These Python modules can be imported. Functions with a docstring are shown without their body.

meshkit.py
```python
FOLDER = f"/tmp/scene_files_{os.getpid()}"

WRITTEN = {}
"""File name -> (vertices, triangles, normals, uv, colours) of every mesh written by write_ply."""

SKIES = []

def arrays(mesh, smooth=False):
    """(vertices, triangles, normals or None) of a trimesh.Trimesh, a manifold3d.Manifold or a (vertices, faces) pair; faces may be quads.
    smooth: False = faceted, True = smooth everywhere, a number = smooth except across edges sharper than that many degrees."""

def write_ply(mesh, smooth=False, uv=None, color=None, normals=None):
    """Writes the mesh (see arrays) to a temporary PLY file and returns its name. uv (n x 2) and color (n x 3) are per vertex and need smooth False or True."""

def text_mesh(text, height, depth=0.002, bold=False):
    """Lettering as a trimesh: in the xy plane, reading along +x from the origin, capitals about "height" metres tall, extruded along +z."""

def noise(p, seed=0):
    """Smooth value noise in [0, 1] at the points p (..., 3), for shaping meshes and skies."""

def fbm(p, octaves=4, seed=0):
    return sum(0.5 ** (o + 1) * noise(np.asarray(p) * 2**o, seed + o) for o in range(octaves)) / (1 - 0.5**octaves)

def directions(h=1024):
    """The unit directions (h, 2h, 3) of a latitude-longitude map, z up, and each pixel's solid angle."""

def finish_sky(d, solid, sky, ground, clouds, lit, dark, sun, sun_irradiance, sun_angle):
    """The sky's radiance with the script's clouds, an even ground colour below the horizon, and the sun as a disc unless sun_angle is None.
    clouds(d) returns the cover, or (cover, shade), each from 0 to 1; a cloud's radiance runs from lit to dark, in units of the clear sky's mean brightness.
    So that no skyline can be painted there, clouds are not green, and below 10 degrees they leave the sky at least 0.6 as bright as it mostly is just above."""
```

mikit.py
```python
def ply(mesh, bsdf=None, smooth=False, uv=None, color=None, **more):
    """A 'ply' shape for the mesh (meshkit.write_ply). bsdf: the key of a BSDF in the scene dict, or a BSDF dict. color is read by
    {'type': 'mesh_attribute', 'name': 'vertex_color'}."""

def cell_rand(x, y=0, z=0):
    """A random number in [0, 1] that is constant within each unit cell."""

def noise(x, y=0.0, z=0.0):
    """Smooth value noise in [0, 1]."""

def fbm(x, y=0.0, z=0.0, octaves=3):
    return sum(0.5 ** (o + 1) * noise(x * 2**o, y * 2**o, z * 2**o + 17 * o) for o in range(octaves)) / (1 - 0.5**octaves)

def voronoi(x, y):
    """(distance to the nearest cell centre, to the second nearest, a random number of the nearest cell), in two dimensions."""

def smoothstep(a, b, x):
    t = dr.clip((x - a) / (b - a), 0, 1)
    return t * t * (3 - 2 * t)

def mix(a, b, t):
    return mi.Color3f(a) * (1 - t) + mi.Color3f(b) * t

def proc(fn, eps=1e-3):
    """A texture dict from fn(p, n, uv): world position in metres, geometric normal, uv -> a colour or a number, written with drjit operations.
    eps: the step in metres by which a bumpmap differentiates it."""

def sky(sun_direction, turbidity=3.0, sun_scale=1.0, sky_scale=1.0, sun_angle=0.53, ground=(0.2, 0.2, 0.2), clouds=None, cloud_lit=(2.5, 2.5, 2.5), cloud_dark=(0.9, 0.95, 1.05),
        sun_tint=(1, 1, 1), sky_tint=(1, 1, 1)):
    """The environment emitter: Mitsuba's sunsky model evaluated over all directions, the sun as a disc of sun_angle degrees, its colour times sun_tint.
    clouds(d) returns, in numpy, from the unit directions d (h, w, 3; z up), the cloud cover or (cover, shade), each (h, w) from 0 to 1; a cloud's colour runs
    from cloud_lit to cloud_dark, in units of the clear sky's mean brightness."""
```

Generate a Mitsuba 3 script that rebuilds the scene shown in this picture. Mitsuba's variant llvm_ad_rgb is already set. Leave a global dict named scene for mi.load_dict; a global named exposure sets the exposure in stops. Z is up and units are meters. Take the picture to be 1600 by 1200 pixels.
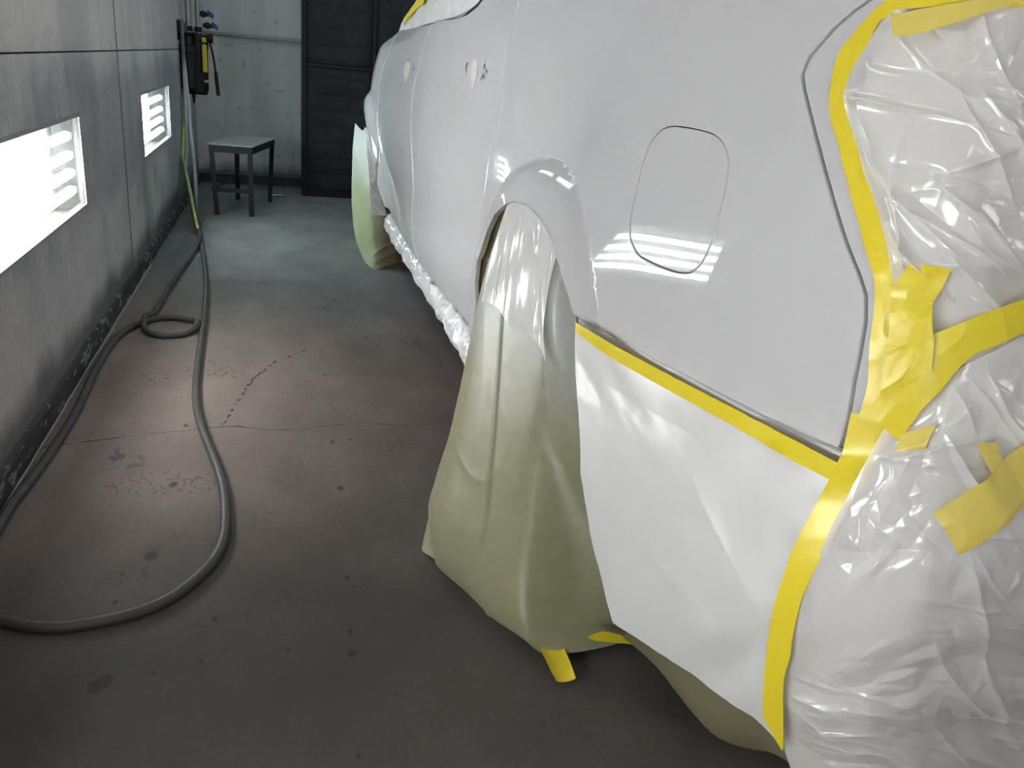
import math
import numpy as np
import shapely
from shapely.geometry import Polygon, Point, LineString
from scipy.interpolate import CubicSpline, PchipInterpolator
from scipy.ndimage import gaussian_filter, maximum_filter
from scipy.spatial import Delaunay, cKDTree
import trimesh
import drjit as dr
import mitsuba as mi
import mikit
import meshkit

scene, labels = {}, {}
T = mi.ScalarTransform4f
rng = np.random.default_rng(7)

# ------------------------------------------------------------------ camera, lights, exposure
exposure = 0.0
VIEW = np.array([[0.962663,-0.253899,0.093894],[-0.007798,-0.372715,-0.927913],[0.270591,0.892535,-0.360778]])          # rows: right, down, forward
EYE = np.array([0.0, 0.0, 1.08])
scene["camera"] = {
    "type": "perspective",
    "to_world": T().look_at(origin=EYE.tolist(), target=(EYE + VIEW[2]).tolist(), up=(-VIEW[1]).tolist()),
    "fov": math.degrees(2 * math.atan(800 / 1262.0)), "fov_axis": "x", "near_clip": 0.02, "far_clip": 60.0,
}
CEILING_LAMP = [7.4, 7.2, 7.1]      # radiance of the overhead light boxes' diffusers
FAR_LAMP = [5.6, 6.3, 6.6]          # the same at the far end, where the tubes are colder
TUBE_LAMP = [42.0, 42.0, 41.0]      # radiance of the tubes in the wall boxes
FAR_TUBE = [30.0, 35.0, 34.5]



# ---- the car's left flank: x (inwards) as a function of y (forwards from the rear axle) and z, in the car's own frame
YAW = 0.03665
CAR_ORIGIN = np.array([0.548, 1.83, 0.0])
CAR_ROT = np.array([[math.cos(YAW), -math.sin(YAW), 0], [math.sin(YAW), math.cos(YAW), 0], [0, 0, 1.0]])


def to_world(p):
    return np.asarray(p, float) @ CAR_ROT.T + CAR_ORIGIN


ZK = np.array([0.10, 0.25, 0.34, 0.45, 0.60, 0.70, 0.82, 0.92, 1.02, 1.12, 1.22, 1.35, 1.50, 1.65])
MID = CubicSpline(ZK, [.085, .040, .018, .006, .001, .001, .003, .009, .018, .033, .050, .090, .145, .235])
NOSE = CubicSpline(ZK, [.090, .070, .058, .042, .016, .004, -.004, -.002, .012, .038, .073, .13, .20, .29])
REAR = CubicSpline(ZK, [.090, .040, .018, .006, .002, .003, .010, .022, .037, .054, .075, .112, .165, .24])
WHEELBASE, ARCH_SHIFT, ARCH_Y, ARCH_Z = 2.90, -0.055, 0.355, 0.43


def plan(y):
    y = np.asarray(y, float)
    return 0.165 * np.square(np.clip(-y - 0.25, 0, None)) + 0.34 * np.square(np.clip(y - 2.63, 0, None)) + 0.9 * np.clip(y - 3.43, 0, None) ** 2.2


def smooth_step(a, b, x):
    t = np.clip((np.asarray(x, float) - a) / (b - a), 0, 1)
    return t * t * (3 - 2 * t)


def flare(y, z):
    out = 0
    for y0 in (ARCH_SHIFT, WHEELBASE + ARCH_SHIFT):
        inner = np.sqrt(((y - y0) / ARCH_Y) ** 2 + ((z - 0.37) / ARCH_Z) ** 2)
        outer = np.sqrt(((y - y0) / 0.49) ** 2 + ((z - 0.37) / 0.535) ** 2)
        t = np.clip((1 - outer) / np.maximum((1 - outer) + np.maximum(inner - 1, 0), 1e-6), 0, 1)
        out = out + 0.032 * (1 - (1 - np.clip(t / 0.55, 0, 1)) ** 2)
    return out


def side(y, z):
    y, z = np.asarray(y, float), np.asarray(z, float)
    a, b = smooth_step(-0.30, 1.5, y), smooth_step(1.4, 2.55, y)
    s = (1 - a) * REAR(z) + a * ((1 - b) * MID(z) + b * NOSE(z))
    crease = 0.10 * np.logaddexp(0, (z - 1.142) / 0.006) * 0.006 * smooth_step(-0.15, 0.25, y)
    lean = np.clip(y, -1.1, 0.1) + 0.58
    twist = (0.30 * lean + 0.9 * np.clip(lean, 0, None) ** 2) * (z - 0.80) * np.exp(-(((z - 0.80) / 0.22) ** 2)) * (1 - smooth_step(-0.2, 0.25, y))
    return plan(y) + s + crease + twist - flare(y, z)


def on_side(y, z, out=0.0):
    """World points on the flank, lifted outwards by 'out'."""
    y, z = np.broadcast_arrays(np.asarray(y, float), np.asarray(z, float))
    return to_world(np.stack([side(y, z) - out, y, z], -1))


def side_normal(y, z, e=0.002):
    gy = (side(y + e, z) - side(y - e, z)) / (2 * e)
    gz = (side(y, z + e) - side(y, z - e)) / (2 * e)
    n = np.stack([-np.ones_like(gy), gy, gz], -1)
    return (n / np.linalg.norm(n, axis=-1, keepdims=True)) @ CAR_ROT.T


def plan_curve(out=0.0, start=0.0, y_end=-1.0, radius=0.16, half=0.92):
    """The car's outline seen from above, from the flank round the rear corner to the middle of the tail, moved outwards by 'out'."""
    y = np.linspace(start, y_end, 40)
    x = plan(y)
    a0 = math.atan(0.33 * (-y_end - 0.25))
    a = np.linspace(a0, math.radians(86), 25)[1:]
    cx, cy = x[-1] + radius * math.cos(a0), y_end + radius * math.sin(a0)
    ax, ay = cx - radius * np.cos(a), cy - radius * np.sin(a)
    bx = np.linspace(ax[-1], half, 12)[1:]
    by = ay[-1] - (bx - ax[-1]) * 0.07 * (1 - (bx - ax[-1]) / (2 * (half - ax[-1])))
    p = np.stack([np.concatenate([x, ax, bx]), np.concatenate([y, ay, by])], 1)
    t = np.gradient(p, axis=0)
    n = np.stack([t[:, 1], -t[:, 0]], 1)
    n /= np.linalg.norm(n, axis=1, keepdims=True)
    return p + n * out


# ------------------------------------------------------------------ materials
def bsdf(name, d):
    scene[name] = d
    return name


def rgb(*c):
    return {"type": "rgb", "value": list(c)}


def plain(name, color, rough=0.5, metallic=0.0, spec=0.5, **more):
    return bsdf(name, {"type": "twosided", "bsdf": {"type": "principled", "base_color": rgb(*color), "roughness": rough, "metallic": metallic, "specular": spec, **more}})


def textured(name, fn, rough=0.5, spec=0.4, bump=None, scale=0.002, **more):
    inner = {"type": "principled", "base_color": mikit.proc(fn), "roughness": rough, "specular": spec, **more}
    if bump is not None:
        inner = {"type": "bumpmap", "bump": mikit.proc(bump), "scale": scale, "nested": inner}
    return bsdf(name, {"type": "twosided", "bsdf": inner})


noise, fbm, smoothstep, mix = mikit.noise, mikit.fbm, mikit.smoothstep, mikit.mix
bsdf("paint", {"type": "twosided", "bsdf": {"type": "plastic", "diffuse_reflectance": rgb(0.735, 0.735, 0.75), "int_ior": 1.5, "nonlinear": True}})
plain("primer_dark", (0.03, 0.03, 0.032), 0.7)
plain("rubber", (0.025, 0.025, 0.025), 0.7)
plain("grey_lamp", (0.66, 0.64, 0.62), 0.3, clearcoat=0.6)
plain("alloy", (0.5, 0.5, 0.52), 0.35, metallic=0.9)
plain("white_sheet", (0.66, 0.66, 0.66), 0.36, spec=0.55)
plain("tape_yellow", (0.74, 0.60, 0.030), 0.30, spec=0.5)
plain("tape_pale", (0.70, 0.575, 0.13), 0.25, spec=0.5)
plain("white_film", (0.62, 0.63, 0.64), 0.2, spec=0.7)
plain("black_metal", (0.008, 0.009, 0.011), 0.45, spec=0.25)
plain("dark_steel", (0.012, 0.016, 0.017), 0.6, spec=0.2)
plain("dusty_steel", (0.26, 0.285, 0.275), 0.6)
plain("galvanised", (0.30, 0.31, 0.31), 0.45, metallic=0.5)
plain("blue_plastic", (0.02, 0.10, 0.28), 0.4)
plain("yellow_plastic", (0.55, 0.46, 0.03), 0.4)
plain("hose_yellow", (0.42, 0.50, 0.16), 0.5)
plain("hose_olive", (0.05, 0.06, 0.04), 0.6)
plain("box_white", (0.80, 0.83, 0.81), 0.6)
plain("box_reflector", (0.17, 0.185, 0.175), 0.6)
plain("dim_lining", (0.05, 0.055, 0.052), 0.7)
plain("ceiling_paint", (0.62, 0.63, 0.63), 0.7)
plain("paper_white", (0.75, 0.75, 0.72), 0.7)
bsdf("glass", {"type": "thindielectric", "int_ior": 1.5})
bsdf("clear_film", {"type": "blendbsdf", "weight": 0.60, "bsdf_0": {"type": "thindielectric", "int_ior": 1.5},
                    "bsdf_1": {"type": "twosided", "bsdf": {"type": "principled", "base_color": rgb(0.88, 0.87, 0.86), "roughness": 0.16, "specular": 0.9}}})

DATA = {
    "gap1": [[0.4863,1.2566],[0.4466,1.1903],[0.4338,1.1416],[0.4197,1.0932],[0.3814,0.9308],[0.3912,0.7582],[0.409,0.6838],[0.2944,0.5996],[0.3038,0.5253]],
    "opening": [[0.3038,0.5253],[0.3059,0.5647],[0.2649,0.6153],[0.2191,0.6819],[0.1561,0.7369],[0.0739,0.7785],[0.0221,0.7936],[-0.0536,0.7995],[-0.1573,0.7902],[-0.255,0.7626],[-0.3277,0.7307],[-0.3878,0.6821],[-0.4154,0.6516]],
    "gap2": [[1.4708,1.2303],[1.5368,1.1618],[1.5349,1.1103],[1.5397,1.056],[1.5689,1.0193],[1.5954,0.9698],[1.5807,0.885],[1.5355,0.7974],[1.4555,0.6828],[1.4177,0.5935],[1.4481,0.4838],[1.4116,0.403],[1.371,0.3599],[1.3209,0.3303]],
    "gap3": [[2.3715,1.1908],[2.3776,1.123],[2.4047,1.0785],[2.4519,1.0119],[2.4394,0.8983],[2.4474,0.7458],[2.4256,0.5921]],
    "fuel": [[-0.5462,1.0196],[-0.6116,1.0208],[-0.6637,1.0183],[-0.6967,1.0068],[-0.7183,0.986],[-0.7305,0.9502],[-0.7343,0.9109],[-0.7356,0.8694],[-0.7245,0.83],[-0.7046,0.8097],[-0.6738,0.8017],[-0.6205,0.7987],[-0.5528,0.8009],[-0.5144,0.8206],[-0.4975,0.8513],[-0.4887,0.9063],[-0.4863,0.9612],[-0.4929,0.9891],[-0.5139,1.0104]],
    "lamp_edge": [[-0.8697,1.2112],[-0.8421,1.1905],[-0.8224,1.1695],[-0.8003,1.1329],[-0.7996,1.1106],[-0.8128,1.0922],[-0.8701,1.0272],[-0.917,0.9749],[-0.9673,0.917],[-0.9985,0.884],[-1.0147,0.8624],[-1.0229,0.8336],[-1.0257,0.7925],[-1.0256,0.7518],[-1.0285,0.7102],[-1.0292,0.6767],[-1.0258,0.6536],[-1.016,0.647]],
    "seam": [[-0.969,0.6508],[-0.9132,0.6504],[-0.8644,0.6496],[-0.72,0.6484],[-0.5724,0.6433],[-0.4746,0.6399],[-0.4183,0.6525]],
    "bumper_sheet": [[[0.5358,1.3902,0.6372],[0.5814,1.2383,0.6313],[0.6142,1.0789,0.6371],[0.6459,0.954,0.6387],[0.6631,0.8493,0.6435],[0.6995,0.7712,0.6359]],[[0.5345,1.3747,0.6138],[0.58,1.2228,0.6072],[0.6131,1.0654,0.6138],[0.6447,0.9467,0.6157],[0.6622,0.8471,0.6216],[0.6974,0.7691,0.6175]],[[0.5206,1.2915,0.5314],[0.5654,1.1435,0.522],[0.5994,0.9966,0.5306],[0.6307,0.904,0.5309],[0.6493,0.8263,0.5391],[0.6796,0.7502,0.5499]],[[0.5166,1.2052,0.4177],[0.56,1.0749,0.4127],[0.5946,0.9568,0.4234],[0.6263,0.8741,0.4249],[0.6469,0.8075,0.4373],[0.6702,0.7596,0.4439]],[[0.5284,1.1333,0.3016],[0.5705,1.0197,0.3103],[0.6062,0.918,0.3195],[0.6381,0.8523,0.3139],[0.6605,0.801,0.3188],[0.6772,0.7679,0.3165]],[[0.5519,1.0611,0.2],[0.5918,0.9862,0.2],[0.628,0.9157,0.2],[0.6608,0.8492,0.2],[0.6853,0.8052,0.2],[0.6969,0.7485,0.2]]],
    "under_paper": [[[0.5988,1.049,0.205],[0.631,0.9856,0.205],[0.665,0.9228,0.205],[0.693,0.8676,0.205],[0.7155,0.8284,0.205],[0.7314,0.7905,0.205],[0.7365,0.723,0.205]],[[0.6189,1.1322,0.115],[0.6484,1.0588,0.115],[0.6692,0.9775,0.115],[0.6908,0.9136,0.115],[0.7178,0.8765,0.115],[0.7453,0.8479,0.115],[0.7682,0.8071,0.115]],[[0.6575,1.1843,0.05],[0.6829,1.1025,0.05],[0.6885,1.0041,0.05],[0.7026,0.9334,0.05],[0.7333,0.8997,0.05],[0.7721,0.882,0.05],[0.814,0.8735,0.05]]],
    "wheel_cover": [[[0.528,1.8834,0.7874],[0.5263,1.8982,0.7787],[0.5329,1.8339,0.7962],[0.5371,1.7616,0.8003],[0.5373,1.6414,0.7864],[0.5357,1.5258,0.7445],[0.5477,1.4257,0.6741]],[[0.5085,1.9246,0.6463],[0.4663,1.8085,0.6242],[0.4794,1.7317,0.6382],[0.4921,1.6507,0.6414],[0.5038,1.5438,0.6303],[0.5065,1.4589,0.5968],[0.5398,1.3415,0.5405]],[[0.4788,1.9422,0.4736],[0.4171,1.7039,0.436],[0.4381,1.6114,0.4456],[0.4617,1.5197,0.4479],[0.4876,1.4294,0.4402],[0.5188,1.377,0.4172],[0.578,1.2614,0.3784]],[[0.4219,1.8584,0.2378],[0.3678,1.5993,0.2478],[0.3969,1.4911,0.2531],[0.4312,1.3887,0.2543],[0.4715,1.315,0.2501],[0.5521,1.2959,0.2376],[0.6355,1.2225,0.2164]],[[0.3448,1.7776,0.0196],[0.3254,1.5195,0.1123],[0.3603,1.3999,0.1144],[0.4023,1.2899,0.1149],[0.4529,1.2281,0.1132],[0.5593,1.2368,0.1082],[0.6595,1.2158,0.0998]],[[0.318,1.688,0.0144],[0.3187,1.492,0.0521],[0.3561,1.3673,0.0528],[0.4017,1.2538,0.053],[0.4568,1.1974,0.0524],[0.5626,1.2106,0.0507],[0.6701,1.2161,0.0479]],[[0.3017,1.6286,0.0045],[0.333,1.4896,0.022],[0.3717,1.3625,0.022],[0.4189,1.2473,0.022],[0.4763,1.1935,0.022],[0.5642,1.1975,0.022],[0.6753,1.2165,0.022]]],
    "arch_liner": [[[0.5241,2.1532,0.3981],[0.5232,2.1788,0.5505],[0.525,2.1299,0.6605],[0.5284,2.0368,0.7298],[0.533,1.9115,0.784]],[[0.553,2.0213,0.4133],[0.5519,2.0511,0.5659],[0.5534,2.0116,0.6695],[0.5557,1.9469,0.7318],[0.5599,1.833,0.7764]]],
    "front_cover": [[[0.4157,5.1274,0.6989],[0.414,4.627,0.6989],[0.4289,4.4674,0.7335],[0.4462,4.428,0.6934],[0.4593,4.4485,0.66]],[[0.4059,5.127,0.543],[0.4043,4.6266,0.543],[0.44,4.4278,0.5696],[0.4861,4.4095,0.5354],[0.5303,4.4311,0.4078]],[[0.4024,5.1269,0.2633],[0.4008,4.6265,0.2633],[0.46,4.3885,0.3433],[0.5287,4.391,0.3294],[0.5904,4.4533,0.2692]],[[0.4259,5.1277,0.0459],[0.4242,4.6273,0.0459],[0.4787,4.3692,0.1241],[0.5661,4.3924,0.1681],[0.6832,4.5168,0.1356]],[[0.4518,4.9886,-0.0452],[0.4501,4.4882,-0.0452],[0.4931,4.3597,-0.0256],[0.5737,4.3927,-0.0208],[0.7376,4.5388,-0.0078]]],
    "sill": [[[0.5459,4.6921,0.2],[0.5274,4.0814,0.2],[0.545,3.7526,0.2],[0.5459,3.3888,0.2],[0.5476,2.8919,0.2],[0.5385,2.5794,0.2],[0.5435,2.331,0.2],[0.5339,2.0575,0.2]],[[0.5265,4.2471,0.305],[0.536,3.7438,0.305],[0.5391,3.4551,0.305],[0.5421,3.1714,0.305],[0.546,2.719,0.305],[0.5443,2.445,0.305],[0.5435,2.2259,0.305],[0.531,1.9646,0.305]]],
    "tape_seam": [[[0.5271,1.3701,0.6512],[0.5469,1.2935,0.6484],[0.5697,1.2319,0.6436],[0.5866,1.1641,0.6444],[0.6007,1.0986,0.6463],[0.6146,1.0397,0.6479],[0.6283,0.9862,0.6489],[0.6416,0.9372,0.6494],[0.6464,0.881,0.6549],[0.6581,0.8388,0.6552],[0.6712,0.8018,0.6539],[0.6887,0.7724,0.6495]],[[0.5269,1.3664,0.6423],[0.5467,1.2937,0.6371],[0.5686,1.2324,0.6315],[0.586,1.1666,0.6318],[0.5999,1.1016,0.6338],[0.6137,1.043,0.6354],[0.6272,0.9898,0.6363],[0.6404,0.9412,0.6365],[0.6449,0.8851,0.6415],[0.6565,0.8432,0.6412],[0.6691,0.8056,0.6406],[0.686,0.7757,0.6368]],[[0.5268,1.3627,0.6333],[0.5467,1.294,0.6256],[0.5675,1.2329,0.6192],[0.5854,1.1692,0.619],[0.5992,1.1045,0.6211],[0.6128,1.0463,0.6227],[0.6261,0.9934,0.6236],[0.6391,0.9451,0.6235],[0.6435,0.8893,0.628],[0.6549,0.8477,0.627],[0.667,0.8096,0.6271],[0.6834,0.779,0.624]]],
    "tape_corner": [[[0.6872,0.7871,0.7189],[0.6873,0.7856,0.6941],[0.6867,0.7839,0.669],[0.6795,0.7809,0.6462],[0.6691,0.7753,0.6251],[0.6601,0.773,0.6027],[0.6529,0.7728,0.5787],[0.6465,0.7731,0.5538],[0.6408,0.7742,0.5279],[0.6373,0.7727,0.5015],[0.6346,0.7717,0.474],[0.6327,0.7713,0.4456],[0.6328,0.7695,0.4168],[0.634,0.7678,0.387],[0.6367,0.7657,0.3566],[0.6405,0.7639,0.3251],[0.6455,0.7624,0.2925],[0.6521,0.7604,0.2594],[0.6653,0.7502,0.2368],[0.6811,0.7416,0.212]],[[0.7043,0.7648,0.7241],[0.703,0.7651,0.6997],[0.7004,0.7649,0.6755],[0.6924,0.7625,0.6533],[0.6811,0.7575,0.633],[0.6715,0.7566,0.6112],[0.6639,0.7562,0.5879],[0.6574,0.7559,0.5637],[0.6515,0.7566,0.5385],[0.6471,0.7566,0.5124],[0.6437,0.7567,0.4853],[0.6412,0.7572,0.4572],[0.641,0.7557,0.4287],[0.6421,0.7543,0.3992],[0.6448,0.7525,0.369],[0.6474,0.7528,0.3368],[0.6522,0.7517,0.3045],[0.659,0.7496,0.2717],[0.6698,0.7443,0.2429],[0.6826,0.7406,0.2117]],[[0.7238,0.7464,0.7277],[0.7206,0.7479,0.7039],[0.7157,0.7486,0.6807],[0.7068,0.7465,0.6591],[0.6942,0.7418,0.6397],[0.6838,0.742,0.6186],[0.6759,0.7414,0.596],[0.6693,0.7405,0.5723],[0.6632,0.741,0.5477],[0.6576,0.7422,0.5222],[0.6534,0.743,0.4956],[0.6502,0.7442,0.4679],[0.6497,0.7431,0.4395],[0.6507,0.742,0.4103],[0.6534,0.7404,0.3802],[0.6546,0.7424,0.3477],[0.6592,0.7418,0.3156],[0.6664,0.7396,0.2832],[0.6744,0.7387,0.2487],[0.6842,0.7396,0.2112]]],
    "tape_lamp": [[[0.7032,0.9418,1.1944],[0.6993,0.9484,1.1847],[0.6954,0.9552,1.1748],[0.6917,0.9606,1.1639],[0.6881,0.9659,1.1528],[0.6844,0.9716,1.1415],[0.6818,0.9722,1.1286],[0.6797,0.97,1.1147],[0.6779,0.9663,1.1007],[0.6765,0.9619,1.0865],[0.6758,0.9546,1.0725],[0.6757,0.9455,1.059],[0.6764,0.9341,1.0462],[0.677,0.9235,1.0333],[0.6774,0.9136,1.0203],[0.6779,0.904,1.0074],[0.6785,0.8938,0.9948],[0.6792,0.8838,0.9823],[0.68,0.8739,0.9699],[0.6808,0.8641,0.9576],[0.6816,0.8545,0.9454],[0.6824,0.8451,0.9332],[0.6833,0.8359,0.9211],[0.6846,0.8266,0.9093],[0.6865,0.8174,0.8978],[0.6882,0.8097,0.8857],[0.689,0.8043,0.8725],[0.6894,0.8001,0.8589],[0.6896,0.7966,0.8451],[0.6896,0.7936,0.8311],[0.6896,0.791,0.8169],[0.6901,0.788,0.8028],[0.6909,0.7847,0.7886],[0.6919,0.7815,0.7743],[0.6926,0.7789,0.7598],[0.6925,0.7777,0.7448],[0.6919,0.7774,0.7296],[0.691,0.7776,0.7143]],[[0.7068,0.9267,1.1935],[0.7028,0.9346,1.1846],[0.6987,0.9427,1.1757],[0.6953,0.9465,1.1643],[0.6921,0.9497,1.1524],[0.6887,0.9537,1.1405],[0.6857,0.956,1.1281],[0.683,0.9566,1.1149],[0.6813,0.9529,1.101],[0.6801,0.9475,1.0868],[0.6794,0.9403,1.0728],[0.6792,0.9319,1.0591],[0.6803,0.9197,1.0468],[0.6812,0.9082,1.0344],[0.6818,0.8977,1.0216],[0.6825,0.8875,1.009],[0.6833,0.8772,0.9966],[0.6842,0.8669,0.9842],[0.6853,0.8563,0.9724],[0.6863,0.8459,0.9605],[0.6873,0.8361,0.9486],[0.6886,0.8268,0.9366],[0.6902,0.818,0.9246],[0.6923,0.8096,0.9127],[0.6939,0.8027,0.9004],[0.695,0.7973,0.8874],[0.6957,0.7929,0.8739],[0.6963,0.789,0.8602],[0.6968,0.7854,0.8463],[0.6974,0.782,0.8323],[0.6981,0.7788,0.8183],[0.699,0.7755,0.8041],[0.7001,0.7723,0.7899],[0.7013,0.7692,0.7755],[0.7021,0.7669,0.7608],[0.7022,0.7656,0.7457],[0.7014,0.7655,0.7305],[0.7005,0.7656,0.7151]],[[0.7105,0.9121,1.1926],[0.7063,0.9212,1.1846],[0.7021,0.9305,1.1766],[0.6989,0.9329,1.1647],[0.696,0.934,1.152],[0.6929,0.9364,1.1396],[0.6895,0.9403,1.1276],[0.6863,0.9435,1.1151],[0.6847,0.9398,1.1013],[0.6837,0.9335,1.0872],[0.6831,0.9264,1.0731],[0.6827,0.9186,1.0593],[0.684,0.9056,1.0473],[0.6853,0.8933,1.0354],[0.6862,0.8823,1.0229],[0.6871,0.8716,1.0106],[0.6881,0.861,0.9983],[0.689,0.8507,0.9861],[0.6904,0.8393,0.9748],[0.692,0.8287,0.9633],[0.6938,0.8194,0.9514],[0.6959,0.8107,0.9395],[0.6984,0.8024,0.9276],[0.7012,0.7946,0.9157],[0.7023,0.7896,0.9026],[0.7026,0.7861,0.8888],[0.703,0.7825,0.875],[0.7038,0.7788,0.8612],[0.7046,0.7752,0.8472],[0.7058,0.7714,0.8333],[0.7073,0.7677,0.8193],[0.7087,0.7642,0.8051],[0.7101,0.7611,0.7907],[0.7116,0.7581,0.7762],[0.7124,0.756,0.7614],[0.7126,0.7547,0.7462],[0.7117,0.7546,0.731],[0.7108,0.7547,0.7155]]],
    "tape_tab": [[[0.6897,0.7636,0.9193],[0.6868,0.7643,0.9056],[0.6827,0.7667,0.8924],[0.6806,0.7665,0.8788],[0.6811,0.7629,0.8643],[0.6818,0.7594,0.8498],[0.6823,0.7561,0.835],[0.683,0.753,0.8202],[0.6838,0.7501,0.8052],[0.684,0.7481,0.7899],[0.6842,0.7462,0.7744],[0.6846,0.7443,0.7588]],[[0.7051,0.7468,0.9191],[0.7024,0.7471,0.9072],[0.6991,0.7483,0.8956],[0.6968,0.7485,0.8838],[0.6957,0.7474,0.8715],[0.6964,0.7445,0.8589],[0.6972,0.7416,0.8462],[0.6987,0.7384,0.8336],[0.7002,0.7353,0.8209],[0.7007,0.7332,0.8078],[0.7012,0.7313,0.7945],[0.7018,0.7294,0.7811]],[[0.722,0.7324,0.9184],[0.7196,0.7324,0.9083],[0.7172,0.7325,0.8981],[0.7145,0.733,0.8881],[0.7114,0.7339,0.8781],[0.7122,0.7316,0.8674],[0.7133,0.729,0.8566],[0.7156,0.7258,0.8461],[0.7179,0.7226,0.8355],[0.7187,0.7207,0.8244],[0.7195,0.7188,0.8132],[0.7205,0.717,0.8019]]],
    "tape_tail": [[[0.8304,0.6984,0.9075],[0.8129,0.6985,0.9009],[0.7968,0.6999,0.8939],[0.782,0.7025,0.8868],[0.768,0.706,0.8795],[0.7553,0.7102,0.8713],[0.7431,0.7151,0.8629],[0.7316,0.7206,0.8539],[0.7207,0.7268,0.8446],[0.7121,0.7317,0.8319],[0.7049,0.736,0.8177],[0.7001,0.7385,0.8011],[0.6953,0.7413,0.7843],[0.6899,0.7452,0.7676],[0.6845,0.7498,0.7507],[0.6793,0.7547,0.7334]],[[0.8356,0.6957,0.8886],[0.8189,0.6956,0.8824],[0.8034,0.6965,0.876],[0.7893,0.6983,0.869],[0.7762,0.701,0.8617],[0.7639,0.7043,0.8539],[0.7521,0.7084,0.8461],[0.7419,0.7124,0.8367],[0.733,0.7162,0.8258],[0.7257,0.7195,0.813],[0.7194,0.7224,0.7991],[0.7138,0.7251,0.7844],[0.7085,0.7281,0.7694],[0.7036,0.731,0.7538],[0.6988,0.7342,0.7378],[0.6941,0.7377,0.7216]],[[0.841,0.6931,0.8693],[0.8253,0.6929,0.8637],[0.8104,0.6934,0.8579],[0.7972,0.6945,0.8509],[0.7849,0.6964,0.8435],[0.7732,0.699,0.8361],[0.7618,0.7023,0.8291],[0.753,0.705,0.8192],[0.7465,0.7068,0.8067],[0.7407,0.7086,0.7936],[0.7354,0.7104,0.78],[0.729,0.7132,0.7672],[0.7229,0.7163,0.754],[0.7186,0.7183,0.7393],[0.7145,0.7205,0.7243],[0.7105,0.7228,0.709]]],
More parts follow.
